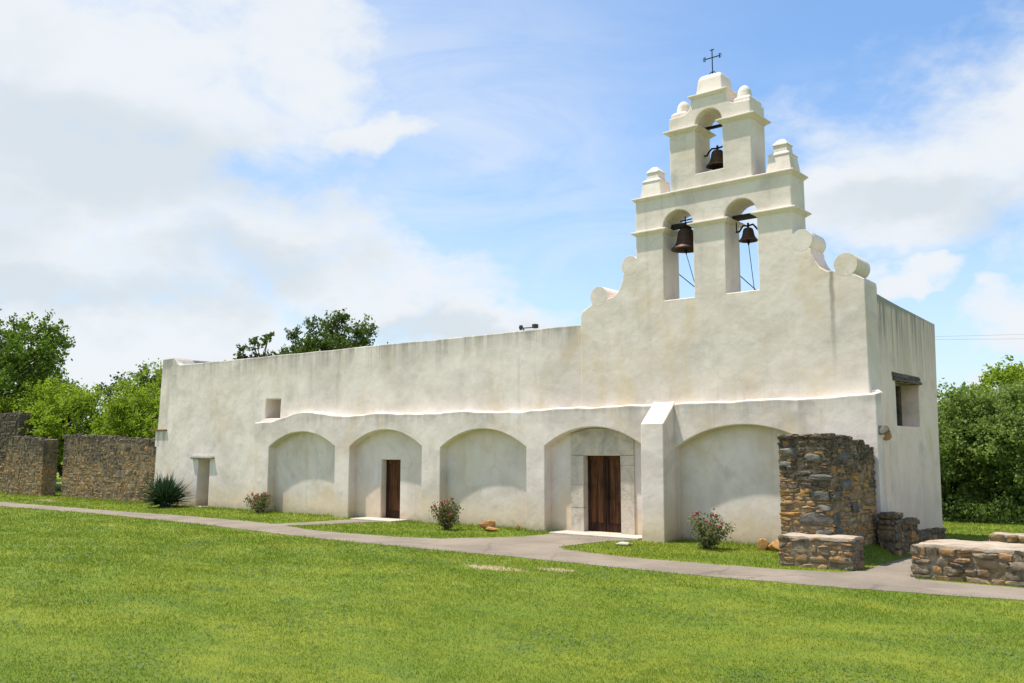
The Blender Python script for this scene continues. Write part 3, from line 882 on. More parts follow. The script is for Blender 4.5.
def rough_stone(name, size, loc, mat, parent, seed, sub=3, rough=0.16, rot=0.0, k=3.5):
    rg_ = random.Random(seed)
    bm = bmesh.new(); bmesh.ops.create_cube(bm, size=2.0)
    bmesh.ops.subdivide_edges(bm, edges=bm.edges, cuts=sub, use_grid_fill=True)
    offs = [(Vector((rg_.gauss(0, 1), rg_.gauss(0, 1), rg_.gauss(0, 1))).normalized(), rg_.uniform(0.45, 0.9)) for _ in range(11)]
    for v_ in bm.verts:
        c_ = v_.co; l_ = (abs(c_.x) ** k + abs(c_.y) ** k + abs(c_.z) ** k) ** (1 / k)
        q = c_ / l_
        for (nn_, dd_) in offs:
            ex = q.dot(nn_) - dd_
            if ex > 0: q = q - nn_ * ex * 0.97
        q += Vector((rg_.uniform(-1, 1), rg_.uniform(-1, 1), rg_.uniform(-1, 1))) * rough * 0.25
        v_.co = Matrix.Rotation(rot, 3, 'Z') @ Vector((q.x * size[0] / 2, q.y * size[1] / 2, q.z * size[2] / 2)) + Vector(loc)
    bmesh.ops.recalc_face_normals(bm, faces=bm.faces)
    me_ = bpy.data.meshes.new(name); bm.to_mesh(me_); bm.free()
    return link(name, me_, mat, parent, 22)


sp_ = rough_stone('rainspout', (0.50, 0.32, 0.22), (-6.86, 0.14, 2.80), M['quoin_light'], church, 3, k=6)
rough_stone('broken_stone', (0.26, 0.30, 0.26), (-6.85, 0.50, 2.68), M['orange_rock'], church, 9, k=3)
# hood over the narrow slit door at the left
b = MB(); b.loft([(1.985, 0.80, 0.11), (2.03, 0.83, 0.125), (2.10, 0.78, 0.10), (2.17, 0.60, 0.03)], -34.55, YW - 0.01)
me = b.mesh('hood_stone'); bevel_mesh(me, 0.02)
cpart('hood_stone', me, M['hood'])
# wooden board and niche at the left end
b = MB(); b.box(-38.75, -37.45, 0.26, 0.62, 3.19, 3.25)
me = b.mesh('hood_board'); bevel_mesh(me, 0.008)
cpart('hood_board', me, M['brown_wood'])
b = MB(); b.box(-38.40, -38.05, 0.34, 0.5, 2.5, 3.19); b.box(-37.78, -37.60, 0.34, 0.5, 2.5, 3.19)
cpart('board_support', b.mesh('board_support'), M['plaster_clean'])

# main door: carved limestone surround in the fourth arch, two panelled leaves
sx0, sx1 = -15.70, -13.58
parts_s = []
def surround_block(x0, x1, z0, z1, y0=YW - 0.045, seed=0):
    return prism([(x0, z0), (x1, z0), (x1, z1), (x0, z1)], [], y0, YW + 0.42, 0.006)
lint = [(sx0, 2.20)] + [(sx0, min(2.50, 2.78))] + [(x, z - 0.02) for x, z in arch_pts(-16.44, -13.12, 2.46, 0.53, 30, 2.1) if sx0 < x < sx1] + [(sx1, 2.20)]
lint = [(sx0, 2.205), (sx0, 2.86)] + [(x, z - 0.025) for x, z in arch_pts(-16.44, -13.12, 2.46, 0.53, 30, 2.1) if sx0 + 0.02 < x < sx1 - 0.02] + [(sx1, 2.74), (sx1, 2.205)]
sur = cpart('door_surround', prism(lint, [], YW - 0.05, YW + 0.43, 0.012), M['surround'])
for (x0, x1, cuts) in ((sx0, -15.265, (0.05, 0.72, 1.36, 2.195)), (-14.015, sx1, (0.05, 0.98, 1.93, 2.195))):
    for z0, z1 in zip(cuts[:-1], cuts[1:]):
        cpart('jamb_stone', surround_block(x0, x1, z0 + 0.0025, z1 - 0.0025, YW - 0.045 + rg.uniform(-0.012, 0.012)), M['surround'], sur)


def door(name, x0, x1, z0, z1, y, leaves, label=None):
    b_ = MB(); b_.box(x0 - 0.02, x1 + 0.02, y + 0.055, y + 0.10, z0 - 0.05, z1 + 0.03)
    d_ = cpart(name, b_.mesh(name), M['door_wood'])
    w_ = (x1 - x0) / leaves
    for k in range(leaves):
        a_, c_ = x0 + k * w_ + 0.006, x0 + (k + 1) * w_ - 0.006
        b_ = MB(); st_ = 0.085 if leaves == 2 else 0.11
        b_.box(a_, a_ + st_, y, y + 0.052, z0, z1); b_.box(c_ - st_, c_, y, y + 0.052, z0, z1)
        b_.box(a_ + st_ + 0.002, c_ - st_ - 0.002, y + 0.003, y + 0.05, z1 - 0.12, z1); b_.box(a_ + st_ + 0.002, c_ - st_ - 0.002, y + 0.003, y + 0.05, z0, z0 + 0.22)
        np_ = 2 if leaves == 2 else 3
        pw = (c_ - a_ - 2 * st_ - 0.004) / np_
        for q in range(np_):
            xa = a_ + st_ + 0.002 + q * pw
            b_.box(xa + 0.006, xa + pw - 0.006, y + 0.022, y + 0.05, z0 + 0.222, z1 - 0.122)
        lf = cpart('leaf', b_.mesh('leaf'), [M['door_wood'], M['door_dark']], d_)
        for pi_, pol in enumerate(lf.data.polygons):
            if pi_ < 12 or 18 <= pi_ < 24: pol.material_index = 1
    return d_


dr = door('church_door', -15.255, -14.025, 0.08, 2.20, YW + 0.17, 2)
b = MB(); b.box(-14.62, -14.50, YW + 0.132, YW + 0.168, 1.00, 1.03); b.tube([(-14.54, YW + 0.11, 1.0), (-14.54, YW + 0.11, 1.12)], 0.012, 6)
cpart('handle', b.mesh('handle'), M['iron'], dr)
dr2 = door('small_door', -23.70, -22.82, 0.08, 2.0, YW + 0.22, 1)
# stone thresholds
b = MB(); b.box(-15.92, -13.0, -0.48, YW + 0.6, -0.1, 0.055)
me = b.mesh('doorstep'); bevel_mesh(me, 0.012); cpart('doorstep', me, M['slab'])
b = MB(); b.box(-24.4, -22.4, -0.42, YW + 0.6, -0.1, 0.05)
me = b.mesh('doorstep'); bevel_mesh(me, 0.012); cpart('doorstep', me, M['slab'])

# beams in the bell openings
b = MB(); b.box(OP1[0] - 0.05, OP1[1] + 0.05, 0.74, 0.88, 8.47, 8.60)
cpart('bell_beam', b.mesh('bell_beam'), M['beam_wood'], gable)
b = MB(); b.box(OP2[0] - 0.05, OP2[1] + 0.05, 0.74, 0.88, 8.42, 8.55)
cpart('bell_beam', b.mesh('bell_beam'), M['beam_wood'], gable)
b = MB(); b.box(OP3[0] - 0.05, OP3[1] + 0.05, 0.76, 0.84, 11.10, 11.17)
cpart('bell_beam', b.mesh('bell_beam'), M['iron'], gable)
# stay rods behind the gable
for (a_, c_) in (((-13.5, 1.9, 7.9), (-12.3, 3.1, 6.55)), ((-11.7, 1.85, 7.8), (-10.5, 3.1, 6.3))):
    av, cv = Vector(a_), Vector(c_)
    b = MB(); b.tube([av + (av - cv) * 0.12, cv + (cv - av) * 0.6], 0.014, 5)
    cpart('stay_rod', b.mesh('stay_rod'), M['iron'])


# ------------------------------------------------------------------ bells
def bell(label, cx_, cy_, zr, h, r, arms, rope_to, hang):
    o_ = empty('bell', (cx_, cy_, zr), label, 'bell', 'bells in the bell gable')
    b_ = MB()
    P_ = [(1.0, 0.0), (0.985, 0.05), (0.90, 0.12), (0.76, 0.24), (0.66, 0.40), (0.60, 0.58), (0.56, 0.75), (0.50, 0.88), (0.38, 0.96), (0.20, 1.0), (0.001, 1.0)]
    inner = [(0.001, 0.9), (0.44, 0.84), (0.54, 0.55), (0.68, 0.24), (0.90, 0.01), (1.0, 0.0)]
    b_.lathe([(r * q, zr + h * z) for q, z in inner + P_[1:]], cx_, cy_, 32)
    link('bell_body', b_.mesh('bell_body'), M['bell'], o_, 50)
    b_ = MB(); b_.lathe([(r * q, zr + h * z) for q, z in ((0.99, 0.0), (1.02, 0.02), (1.015, 0.055), (0.93, 0.115))], cx_, cy_, 32)
    link('rim', b_.mesh('rim'), M['bell_rim'], o_, 50)
    b_ = MB()
    zt = zr + h
    if arms:
        w_ = r * 1.0
        b_.tube([(cx_ - w_ - 0.10, cy_, zt - h * 0.20), (cx_ - w_, cy_, zt - h * 0.20), (cx_ - w_ * 0.86, cy_, zt - 0.02), (cx_ - w_ * 0.55, cy_, zt + 0.07), (cx_, cy_, zt + 0.05),
                 (cx_ + w_ * 0.55, cy_, zt + 0.07), (cx_ + w_ * 0.86, cy_, zt - 0.02), (cx_ + w_, cy_, zt - h * 0.20), (cx_ + w_ + 0.10, cy_, zt - h * 0.20)], 0.026, 7)
        b_.tube([(cx_, cy_, zt - 0.01), (cx_, cy_, zt + 0.13)], 0.03, 7)
        for s1 in ((-1, 1) if rope_to is not None else ()):
            b_.tube([(cx_ + s1 * (w_ + 0.08), cy_, zt - h * 0.25), (cx_ + s1 * (w_ + 0.08), cy_, hang)], 0.016, 6)
    else:
        b_.box(cx_ - r * 0.42, cx_ + r * 0.42, cy_ - 0.10, cy_ + 0.10, zt - 0.01, hang + 0.01)
        b_.tube([(cx_ + 0.06, cy_ - 0.12, zt), (cx_ + 0.06, cy_ - 0.12, hang + 0.28)], 0.018, 6)
        b_.tube([(cx_ - 0.1, cy_ - 0.12, hang + 0.16), (cx_ + 0.3, cy_ - 0.12, hang + 0.18)], 0.018, 6)
    link('yoke', b_.mesh('yoke'), M['iron'], o_)
    b_ = MB(); b_.tube([(cx_, cy_, zt - h * 0.2), (cx_, cy_, zr - 0.02)], 0.014, 6)
    b_.lathe([(0.001, zr + 0.02)] + [(0.045 * math.sin(R(q)), zr - 0.03 + 0.05 * math.cos(R(q))) for q in range(20, 170, 25)] + [(0.012, zr - 0.12), (0.001, zr - 0.13)], cx_, cy_, 10)
    link('clapper', b_.mesh('clapper'), M['iron'], o_, 60)
    if rope_to is not None:
        b_ = MB(); b_.tube([(cx_, cy_, zr - 0.1), rope_to], 0.010, 5)
        link('rope', b_.mesh('rope'), M['rope'], o_)
    return o_


bell('largest bronze bell with flared rim in the left opening', -12.10, 0.80, 7.83, 0.62, 0.40, False, (-11.86, 1.5, 5.7), 8.47)
bell('small dark bell on curved yoke arms in the right opening', -10.26, 0.80, 7.82, 0.36, 0.25, True, (-10.36, 1.5, 5.7), 8.43)
bell('dark bell alone in the topmost opening of the gable', -11.10, 0.84, 10.02, 0.46, 0.31, True, None, 11.12)

# floodlight on the roof
fl = empty('roof_floodlight', (-17.9, 0.95, 6.0), 'small grey floodlight on a horizontal arm above the parapet', 'floodlight')
b = MB(); b.tube([(-17.95, 0.95, 5.9), (-17.95, 0.95, 6.17)], 0.022, 6); b.tube([(-18.10, 0.95, 6.17), (-17.5, 0.95, 6.15)], 0.018, 6)
link('arm', b.mesh('arm'), M['lamp'], fl)
b = MB(); b.box(-17.56, -17.41, 0.86, 1.02, 6.12, 6.25); me = b.mesh('lamp_head'); bevel_mesh(me, 0.02); link('lamp_head', me, M['lamp'], fl)
b = MB(); b.lathe([(0.001, 6.10), (0.05, 6.12), (0.07, 6.20), (0.05, 6.26), (0.001, 6.27)], -18.06, 0.95, 12); link('camera_head', b.mesh('camera_head'), M['lamp'], fl)


# ------------------------------------------------------------------ rubble walls
def stone_template(n, k):
    bm = bmesh.new(); bmesh.ops.create_cube(bm, size=2.0)
    if n > 1: bmesh.ops.subdivide_edges(bm, edges=bm.edges, cuts=n - 1, use_grid_fill=True)
    bm.verts.ensure_lookup_table()
    v_ = np.array([tuple(q.co) for q in bm.verts])
    l_ = (np.abs(v_) ** k).sum(1) ** (1 / k)
    v_ = v_ / l_[:, None]
    f2 = [tuple(q.index for q in f.verts) for f in bm.faces]
    bm.free()
    return v_, f2


TV, TF = stone_template(4, 9.0)
TVc, TFc = stone_template(3, 8.0)


def courses(b_, o_, u, nrm, length, hf, hr, lr, seed, depth=0.16, proud=0.035, coarse=False, gap=0.014, rough=0.10, zb=0.0, big=0.0):
    """lay stones of uneven size over one face: origin o_, along u, facing nrm, top height hf(s)"""
    rg_ = np.random.RandomState(seed)
    tv, tf = (TVc, TFc) if coarse else (TV, TF)
    u = np.array(u, float); nrm = np.array(nrm, float); o_ = np.array(o_, float)
    top = max(hf(s) for s in np.linspace(0, length, 20)) + 0.03
    rects = []

    def split(x0, x1, z0, z1):
        w_, h_ = x1 - x0, z1 - z0
        tw = rg_.uniform(*lr); th = rg_.uniform(*hr)
        if rg_.rand() < big: tw *= 1.5; th *= 2.0
        if h_ > th * 1.5 and h_ * 1.9 > w_ * rg_.uniform(0.3, 1.0) * (hr[1] / lr[1] * 1.9) ** 0.5 and h_ > hr[0] * 1.6:
            q = z0 + h_ * rg_.uniform(0.34, 0.66)
            split(x0, x1, z0, q); split(x0, x1, q, z1)
        elif w_ > tw * 1.3 and w_ > lr[0] * 1.5:
            q = x0 + w_ * rg_.uniform(0.3, 0.7)
            split(x0, q, z0, z1); split(q, x1, z0, z1)
        elif h_ > th * 1.4:
            q = z0 + h_ * rg_.uniform(0.36, 0.64)
            split(x0, x1, z0, q); split(x0, x1, q, z1)
        else:
            rects.append((x0, x1, z0, z1))

    # start from bands of a few stones, so that beds stay roughly level as a mason lays them
    z = zb
    while z < top - 0.02:
        bh = min(rg_.uniform(1.5, 3.2) * hr[1], top - z)
        if top - z - bh < hr[0] * 1.2: bh = top - z
        x = -0.02
        while x < length:
            bw = rg_.uniform(1.6, 3.4) * lr[1]
            if length - x - bw < lr[0]: bw = length + 0.02 - x
            split(x, x + bw, z, z + bh); x += bw
        z += bh
    for (x0, x1, z0, z1) in rects:
        c_ = (x0 + x1) / 2; lim = hf(min(max(c_, 0), length))
        if z0 > lim - 0.03: continue
        z1 = min(z1, lim + rg_.uniform(0.0, 0.05))
        if z1 - z0 < 0.025: continue
        l, hs, zc = (x1 - x0), (z1 - z0), (z0 + z1) / 2
        dp = depth * rg_.uniform(0.8, 1.2); pr = proud * rg_.uniform(0.1, 1.5)
        q = tv + rg_.uniform(-1, 1, tv.shape) * rough
        for _ in range(4):
            n_ = rg_.randn(3); n_ /= np.linalg.norm(n_); ex = np.maximum(q @ n_ - rg_.uniform(0.78, 1.2), 0)
            q = q - ex[:, None] * n_ * 0.85
        ang = rg_.uniform(-0.09, 0.09)
        a1 = q[:, 0] * max(l - gap * rg_.uniform(0.3, 1.6), 0.03) / 2; a3 = q[:, 2] * max(hs - gap * rg_.uniform(0.3, 1.6), 0.02) / 2
        a1, a3 = a1 * math.cos(ang) - a3 * math.sin(ang), a1 * math.sin(ang) + a3 * math.cos(ang)
        a2 = q[:, 1] * dp / 2 + pr - dp / 2
        P3 = o_ + np.outer(a1 + c_, u) + np.outer(a2, nrm) + np.outer(a3 + zc, (0, 0, 1))
        b_.add(P3.tolist(), tf)


def rubble(name, label, A, B, thick, hf, mats, seed, hr, lr, faces='flre', cat='ruined wall', group=None, coarse=False, cap=None, proud=0.035, gap=0.014, zb=-0.05, big=0.0, rough=0.10, inset=0.012, base=0.0, quoins=()):
    """wall from A to B (the front line); f front, r rear, s start end, e far end; top height hf(s) above z 0"""
    A = np.array(A, float); B = np.array(B, float)
    L_ = np.linalg.norm(B - A); u = (B - A) / L_
    n_ = np.array([u[1], -u[0]])          # front normal (towards the camera for walls running in +x)
    u3 = np.array([u[0], u[1], 0]); n3 = np.array([n_[0], n_[1], 0])
    A3 = np.array([A[0], A[1], 0.0])
    core = MB(); m_ = max(3, int(L_ / 0.12)); v_ = []; ff = []
    for i in range(m_ + 1):
        s = min(max(L_ * i / m_, inset), L_ - inset); h = hf(s) - 0.03
        for (d_, z_) in ((inset, base - 0.3), (inset, h), (thick - inset, h), (thick - inset, base - 0.3)):
            q = A3 + u3 * s - n3 * d_; v_.append((q[0], q[1], z_))
    for i in range(m_):
        for k in range(4):
            k2 = (k + 1) % 4; ff.append((4 * i + k, 4 * i + 4 + k, 4 * i + 4 + k2, 4 * i + k2))
    ff += [(0, 1, 2, 3), (4 * m_ + 3, 4 * m_ + 2, 4 * m_ + 1, 4 * m_)]
    core.add(v_, ff); nc = len(core.f)
    kw = dict(coarse=coarse, proud=proud, gap=gap, zb=zb + base, big=big, rough=rough)
    if 'f' in faces: courses(core, A3, u3, n3, L_, hf, hr, lr, seed, **kw)
    if 'r' in faces: courses(core, A3 - n3 * thick + u3 * L_, -u3, -n3, L_, lambda s: hf(L_ - s), hr, lr, seed + 1, **kw)
    if 's' in faces: courses(core, A3 - n3 * thick, n3, -u3, thick, lambda s: hf(0.0), hr, lr, seed + 2, **kw)
    if 'e' in faces: courses(core, A3 + u3 * L_, -n3, u3, thick, lambda s: hf(L_), hr, lr, seed + 3, **kw)
    if 't' in faces:   # loose stones bedded in the top
        rg_ = np.random.RandomState(seed + 9)
        s = 0.05
        while s < L_ - 0.05:
            d_ = 0.06
            while d_ < thick - 0.05:
                l, w_, h = rg_.uniform(lr[0], lr[1]) * 0.8, rg_.uniform(0.14, 0.26), rg_.uniform(hr[0], hr[1]) * 0.8
                q = TVc + rg_.uniform(-1, 1, TVc.shape) * rough
                P3 = A3 + np.outer(q[:, 0] * l / 2 + s, u3) - np.outer(q[:, 1] * w_ / 2 + d_, n3) + np.outer(q[:, 2] * h / 2 + hf(min(s, L_)) - 0.02, (0, 0, 1))
                core.add(P3.tolist(), TFc)
                d_ += w_ * 0.95
            s += lr[1] * 0.7
    nq = len(core.f)
    for k_, (fc_, x0, x1, z0, z1) in enumerate(quoins):     # big squared corner stones, standing a little proud
        rq = np.random.RandomState(seed * 31 + k_)
        fo, fu, fn = (A3, u3, n3) if fc_ == 'f' else (A3 - n3 * thick, n3, -u3)
        q = TV + rq.uniform(-1, 1, TV.shape) * rough * 1.3
        for _ in range(5):
            n_ = rq.randn(3); n_ /= np.linalg.norm(n_); ex = np.maximum(q @ n_ - rq.uniform(0.8, 1.15), 0); q = q - ex[:, None] * n_ * 0.85
        P3 = fo + np.outer(q[:, 0] * (x1 - x0) / 2 + (x0 + x1) / 2, fu) + np.outer(q[:, 1] * 0.11 - 0.045 + rq.uniform(0, 0.02), fn) + np.outer(q[:, 2] * (z1 - z0 - 0.015) / 2 + (z0 + z1) / 2, (0, 0, 1))
        core.add(P3.tolist(), TF)
    me_ = core.mesh(name)
    o_ = link(name, me_, [mats[1], mats[0], M['quoin']])
    mi = np.ones(len(me_.polygons), np.int32)
    mi[:nc] = 0; mi[nq:] = 2
    me_.polygons.foreach_set('material_index', mi)
    me_.polygons.foreach_set('use_smooth', (mi >= 1))
    fix_normals(me_)
    me_.set_sharp_from_angle(angle=R(50))
    tag(o_, label, cat, group)
    if cap is not None:
        (t0, ov) = cap
        rg_ = random.Random(seed)
        loop = [(0, 0), (L_, 0), (L_, thick), (0, thick), (0, 0)]
        loop = jitter_line(loop, 0.16, 0.025, seed)[:-1]
        bm = bmesh.new(); n1 = len(loop)
        rings = []
        for (sc_, zz_) in ((1.0, -0.03), (1.0, t0 * 0.55), (0.985, t0)):
            rg2 = random.Random(seed + 5)
            ring = []
            for (s, d_) in loop:
                s2 = L_ / 2 + (s - L_ / 2) * (1 + 2 * ov / L_) * sc_; d2 = thick / 2 + (d_ - thick / 2) * (1 + 2 * ov / thick) * sc_
                q = A3 + u3 * s2 - n3 * d2
                ring.append(bm.verts.new((q[0], q[1], hf(min(max(s, 0), L_)) + zz_ + rg2.uniform(-0.012, 0.012))))
            rings.append(ring)
        for r0_, r1_ in zip(rings[:-1], rings[1:]):
            for i in range(n1): bm.faces.new((r0_[i], r0_[(i + 1) % n1], r1_[(i + 1) % n1], r1_[i]))
        tri = bmesh.ops.triangle_fill(bm, edges=[e for e in bm.edges if e.verts[0] in rings[-1] and e.verts[1] in rings[-1]], use_beauty=True)
        bmesh.ops.recalc_face_normals(bm, faces=bm.faces)
        mc = bpy.data.meshes.new('mortar_cap'); bm.to_mesh(mc); bm.free()
        link('mortar_cap', mc, M['cap'], o_, 50)
    return o_


def prof_fn(pts, amp=0.03, seed=0):
    xs_ = [q[0] for q in pts]; zs_ = [q[1] for q in pts]
    return lambda s: float(np.interp(s, xs_, zs_)) + amp * (math.sin(s * 7.1 + seed) * 0.6 + math.sin(s * 17.3 + 2 * seed) * 0.4)


# tall ruined wall stub at the church's right corner; runs back to the church (rotated: its front is the short face)
L_p = 2.42
pier = rubble('wall_stub', 'tall rough orange and black rubble wall stub at the corner of the church', (-7.12, -2.42), (-7.02, -0.02), 1.13,
              prof_fn([(0, 2.66), (0.5, 2.66), (1.0, 2.60), (1.6, 2.50), (2.1, 2.46), (2.42, 2.40)], 0.045, 2), (M['rub_pier'], M['mortar']), 11,
              (0.045, 0.16), (0.14, 0.46), 'fsrt', big=0.18, proud=0.03, gap=0.012, rough=0.17, inset=-0.004,
              quoins=[('s', 0.72, 1.14, 0.55, 0.74), ('s', 0.46, 1.11, 0.75, 1.06), ('s', 0.80, 1.15, 1.10, 1.26), ('s', 0.66, 1.12, 1.30, 1.50), ('s', 0.68, 1.13, 1.70, 1.84), ('s', 0.05, 0.40, 2.20, 2.42), ('s', 0.02, 0.30, 1.98, 2.12), ('s', 0.6, 0.95, 2.1, 2.28),
                      ('f', -0.02, 0.36, 0.55, 0.74), ('f', -0.01, 0.24, 0.75, 1.06), ('f', -0.01, 0.30, 1.30, 1.50), ('f', 0.5, 1.0, 1.5, 1.75), ('f', 0.9, 1.3, 1.0, 1.25), ('f', 0.3, 0.75, 2.1, 2.35)])
rubble('low_wall', 'short low stone wall with mortar top in front of the tall stub', (-7.98, -3.16), (-6.50, -3.16), 0.66, prof_fn([(0, 0.575), (1.5, 0.585)], 0.006),
       (M['rub_low'], M['mortar']), 21, (0.08, 0.20), (0.16, 0.48), 'frse', cat='low wall', cap=(0.035, 0.0), proud=0.025, big=0.15, rough=0.16, inset=0.0, gap=0.02)
rubble('low_wall', 'long low stone wall with thick pale mortar top beside the path', (-5.32, -3.36), (-0.6, -3.46), 1.40, prof_fn([(0, 0.56), (0.3, 0.575), (5, 0.585)], 0.008),
       (M['rub_low'], M['mortar']), 31, (0.10, 0.24), (0.18, 0.62), 'fse', cat='low wall', cap=(0.04, 0.0), proud=0.045, big=0.15, gap=0.016, rough=0.16, inset=0.0)
rubble('low_wall', 'farther grey low stone wall at the right behind the thick one', (-5.02, 1.55), (0.5, 2.15), 0.75, prof_fn([(0, 0.43), (5.5, 0.45)], 0.012),
       (M['rub_dark'], M['mortar']), 41, (0.12, 0.24), (0.2, 0.5), 'fse', cat='low wall', cap=(0.03, 0.01), proud=0.05)
st_prof = lambda s: (0.93 if s < 0.62 else 0.74 if s < 1.78 else 0.36) + 0.012 * math.sin(9 * s)
rubble('stepped_ruin', 'dark stepped stone footing against the right side wall', (-6.54, -0.3), (-6.54, 3.7), 0.34, st_prof, (M['rub_dark'], M['mortar_dark']), 51,
       (0.12, 0.22), (0.3, 0.62), 'fst', cat='ruined wall', proud=0.05)
# ruined compound walls at the left
rubble('ruin_wall', 'brown rubble wall with broken top joining the left end of the church', (-47.3, 0.50), (-38.35, 0.56), 0.7, prof_fn([(0, 3.02), (4.4, 2.95), (4.7, 2.88), (9, 2.76)], 0.05, 1),
       (M['rub_left'], M['mortar_dark']), 61, (0.08, 0.30), (0.12, 0.50), 'fst', group='ruined walls left of the church', coarse=True, proud=0.022, gap=0.006, rough=0.2, inset=-0.006, big=0.2)
rubble('ruin_wall', 'dark rubble wall between the gap and the taller corner ruin', (-52.9, 0.0), (-49.0, 0.25), 0.75, prof_fn([(0, 2.98), (2.0, 2.95), (4, 2.85)], 0.06, 4),
       (M['rub_left'], M['mortar_dark']), 71, (0.08, 0.30), (0.12, 0.50), 'fset', group='ruined walls left of the church', coarse=True, proud=0.022, gap=0.006, rough=0.2, inset=-0.006, big=0.2)
rubble('ruin_wall', 'tallest banded rubble ruin at the far left edge', (-66.0, 1.4), (-55.3, 1.6), 0.8, prof_fn([(0, 4.55), (9.8, 4.40)], 0.06, 5),
       (M['rub_left'], M['mortar_dark']), 81, (0.14, 0.26), (0.2, 0.55), 'fet', group='ruined walls left of the church', coarse=True, proud=0.05, rough=0.14)
rubble('low_wall', 'low dark stone sill across the gap between two ruins', (-49.2, 3.1), (-46.6, 3.1), 0.5, prof_fn([(0, 1.2), (2.6, 1.15)], 0.03, 6),
       (M['rub_dark'], M['mortar_dark']), 91, (0.12, 0.24), (0.2, 0.45), 'fe', cat='low wall', coarse=True)
b = MB(); b.tube([(-48.3, 2.2, 0.0), (-48.3, 2.2, 1.55)], 0.03, 6); b.tube([(-46.7, 2.2, 0.0), (-46.7, 2.2, 1.55)], 0.03, 6)
b.tube([(-48.3, 2.2, 1.5), (-46.7, 2.2, 1.5)], 0.025, 6)
tag(link('railing', b.mesh('railing'), M['lamp']), 'thin metal rail across the gap between the ruins', 'railing')

# stones on the lawn
tag(rough_stone('rock', (0.50, 0.40, 0.36), (-18.02, -0.72, 0.13), M['orange_rock'], None, 4, k=4, rot=0.3), 'upright orange stone block by the wall beside the middle rose bush', 'rock')
tag(rough_stone('rock', (0.66, 0.32, 0.16), (-17.72, -0.86, 0.07), M['orange_rock'], None, 8, k=4, rot=-0.15), 'flat orange stone lying against the upright block', 'rock')
tag(rough_stone('rock', (0.72, 0.5, 0.42), (-8.98, -0.75, 0.10), M['orange_rock'], None, 14, k=3, rot=0.1), 'large rounded orange rock beside the tall wall stub', 'rock')
tag(rough_stone('rock', (0.38, 0.34, 0.36), (-9.42, -0.6, 0.10), M['orange_rock'], None, 15, k=3, rot=0.7), 'brown rock leaning left of the large orange rock', 'rock')
tag(rough_stone('rock', (0.16, 0.14, 0.24), (-17.32, -0.12, 0.08), M['orange_rock'], None, 19, k=3), 'small brown stone at the foot of the third pier', 'rock')
tag(rough_stone('flat_stone', (0.52, 0.34, 0.10), (-12.6, -1.75, 0.035), M['slab'], None, 17, k=5), 'pale flat stone set in the grass before the buttress', 'stone')

# overhead wires
for (z, dz, lab, dep) in ((7.90, 0.36, 'upper thin overhead wire across the sky at right', 45.0), (7.76, 0.20, 'second overhead wire just under the upper one', 45.0), (5.35, 0.0, 'lowest overhead wire near the tree tops at right', 44.0)):
    fhx, fhy = -0.632, 0.775
    cxw, cyw = cx0 + fhx * dep, cy0 + fhy * dep
    pts = []
    for i in range(25):
        s = 6 + 54 * i / 24
        pts.append((cxw + 0.775 * s, cyw + 0.632 * s, z + dz * (s - 20.6) / 4.3 * 0.5 - 0.5 * math.sin(math.pi * i / 24) + 0.35))
    b = MB(); b.tube(pts, 0.0045, 4)
    tag(link('overhead_wire', b.mesh('overhead_wire'), M['wire']), lab, 'wire', 'overhead wires')


# ------------------------------------------------------------------ plants
def leaf_quads(centers, size, rg_, flat=0.0):
    n_ = len(centers)
    a_ = rg_.randn(n_, 3); a_ /= np.linalg.norm(a_, axis=1)[:, None]
    b_ = rg_.randn(n_, 3)
    if flat: b_[:, 2] *= (1 - flat)
    b_ -= a_ * (a_ * b_).sum(1)[:, None]; b_ /= np.linalg.norm(b_, axis=1)[:, None] + 1e-9
    s_ = (size * (0.6 + 0.8 * rg_.rand(n_)))[:, None]
    c_ = centers
    return np.stack([c_ - a_ * s_ * 0.5, c_ + b_ * s_ * 0.30, c_ + a_ * s_ * 0.5, c_ - b_ * s_ * 0.30], 1)


def add_tint(me_, tint_per_quad):
    at_ = me_.attributes.new('tint', 'FLOAT', 'FACE'); at_.data.foreach_set('value', tint_per_quad.astype(np.float32))


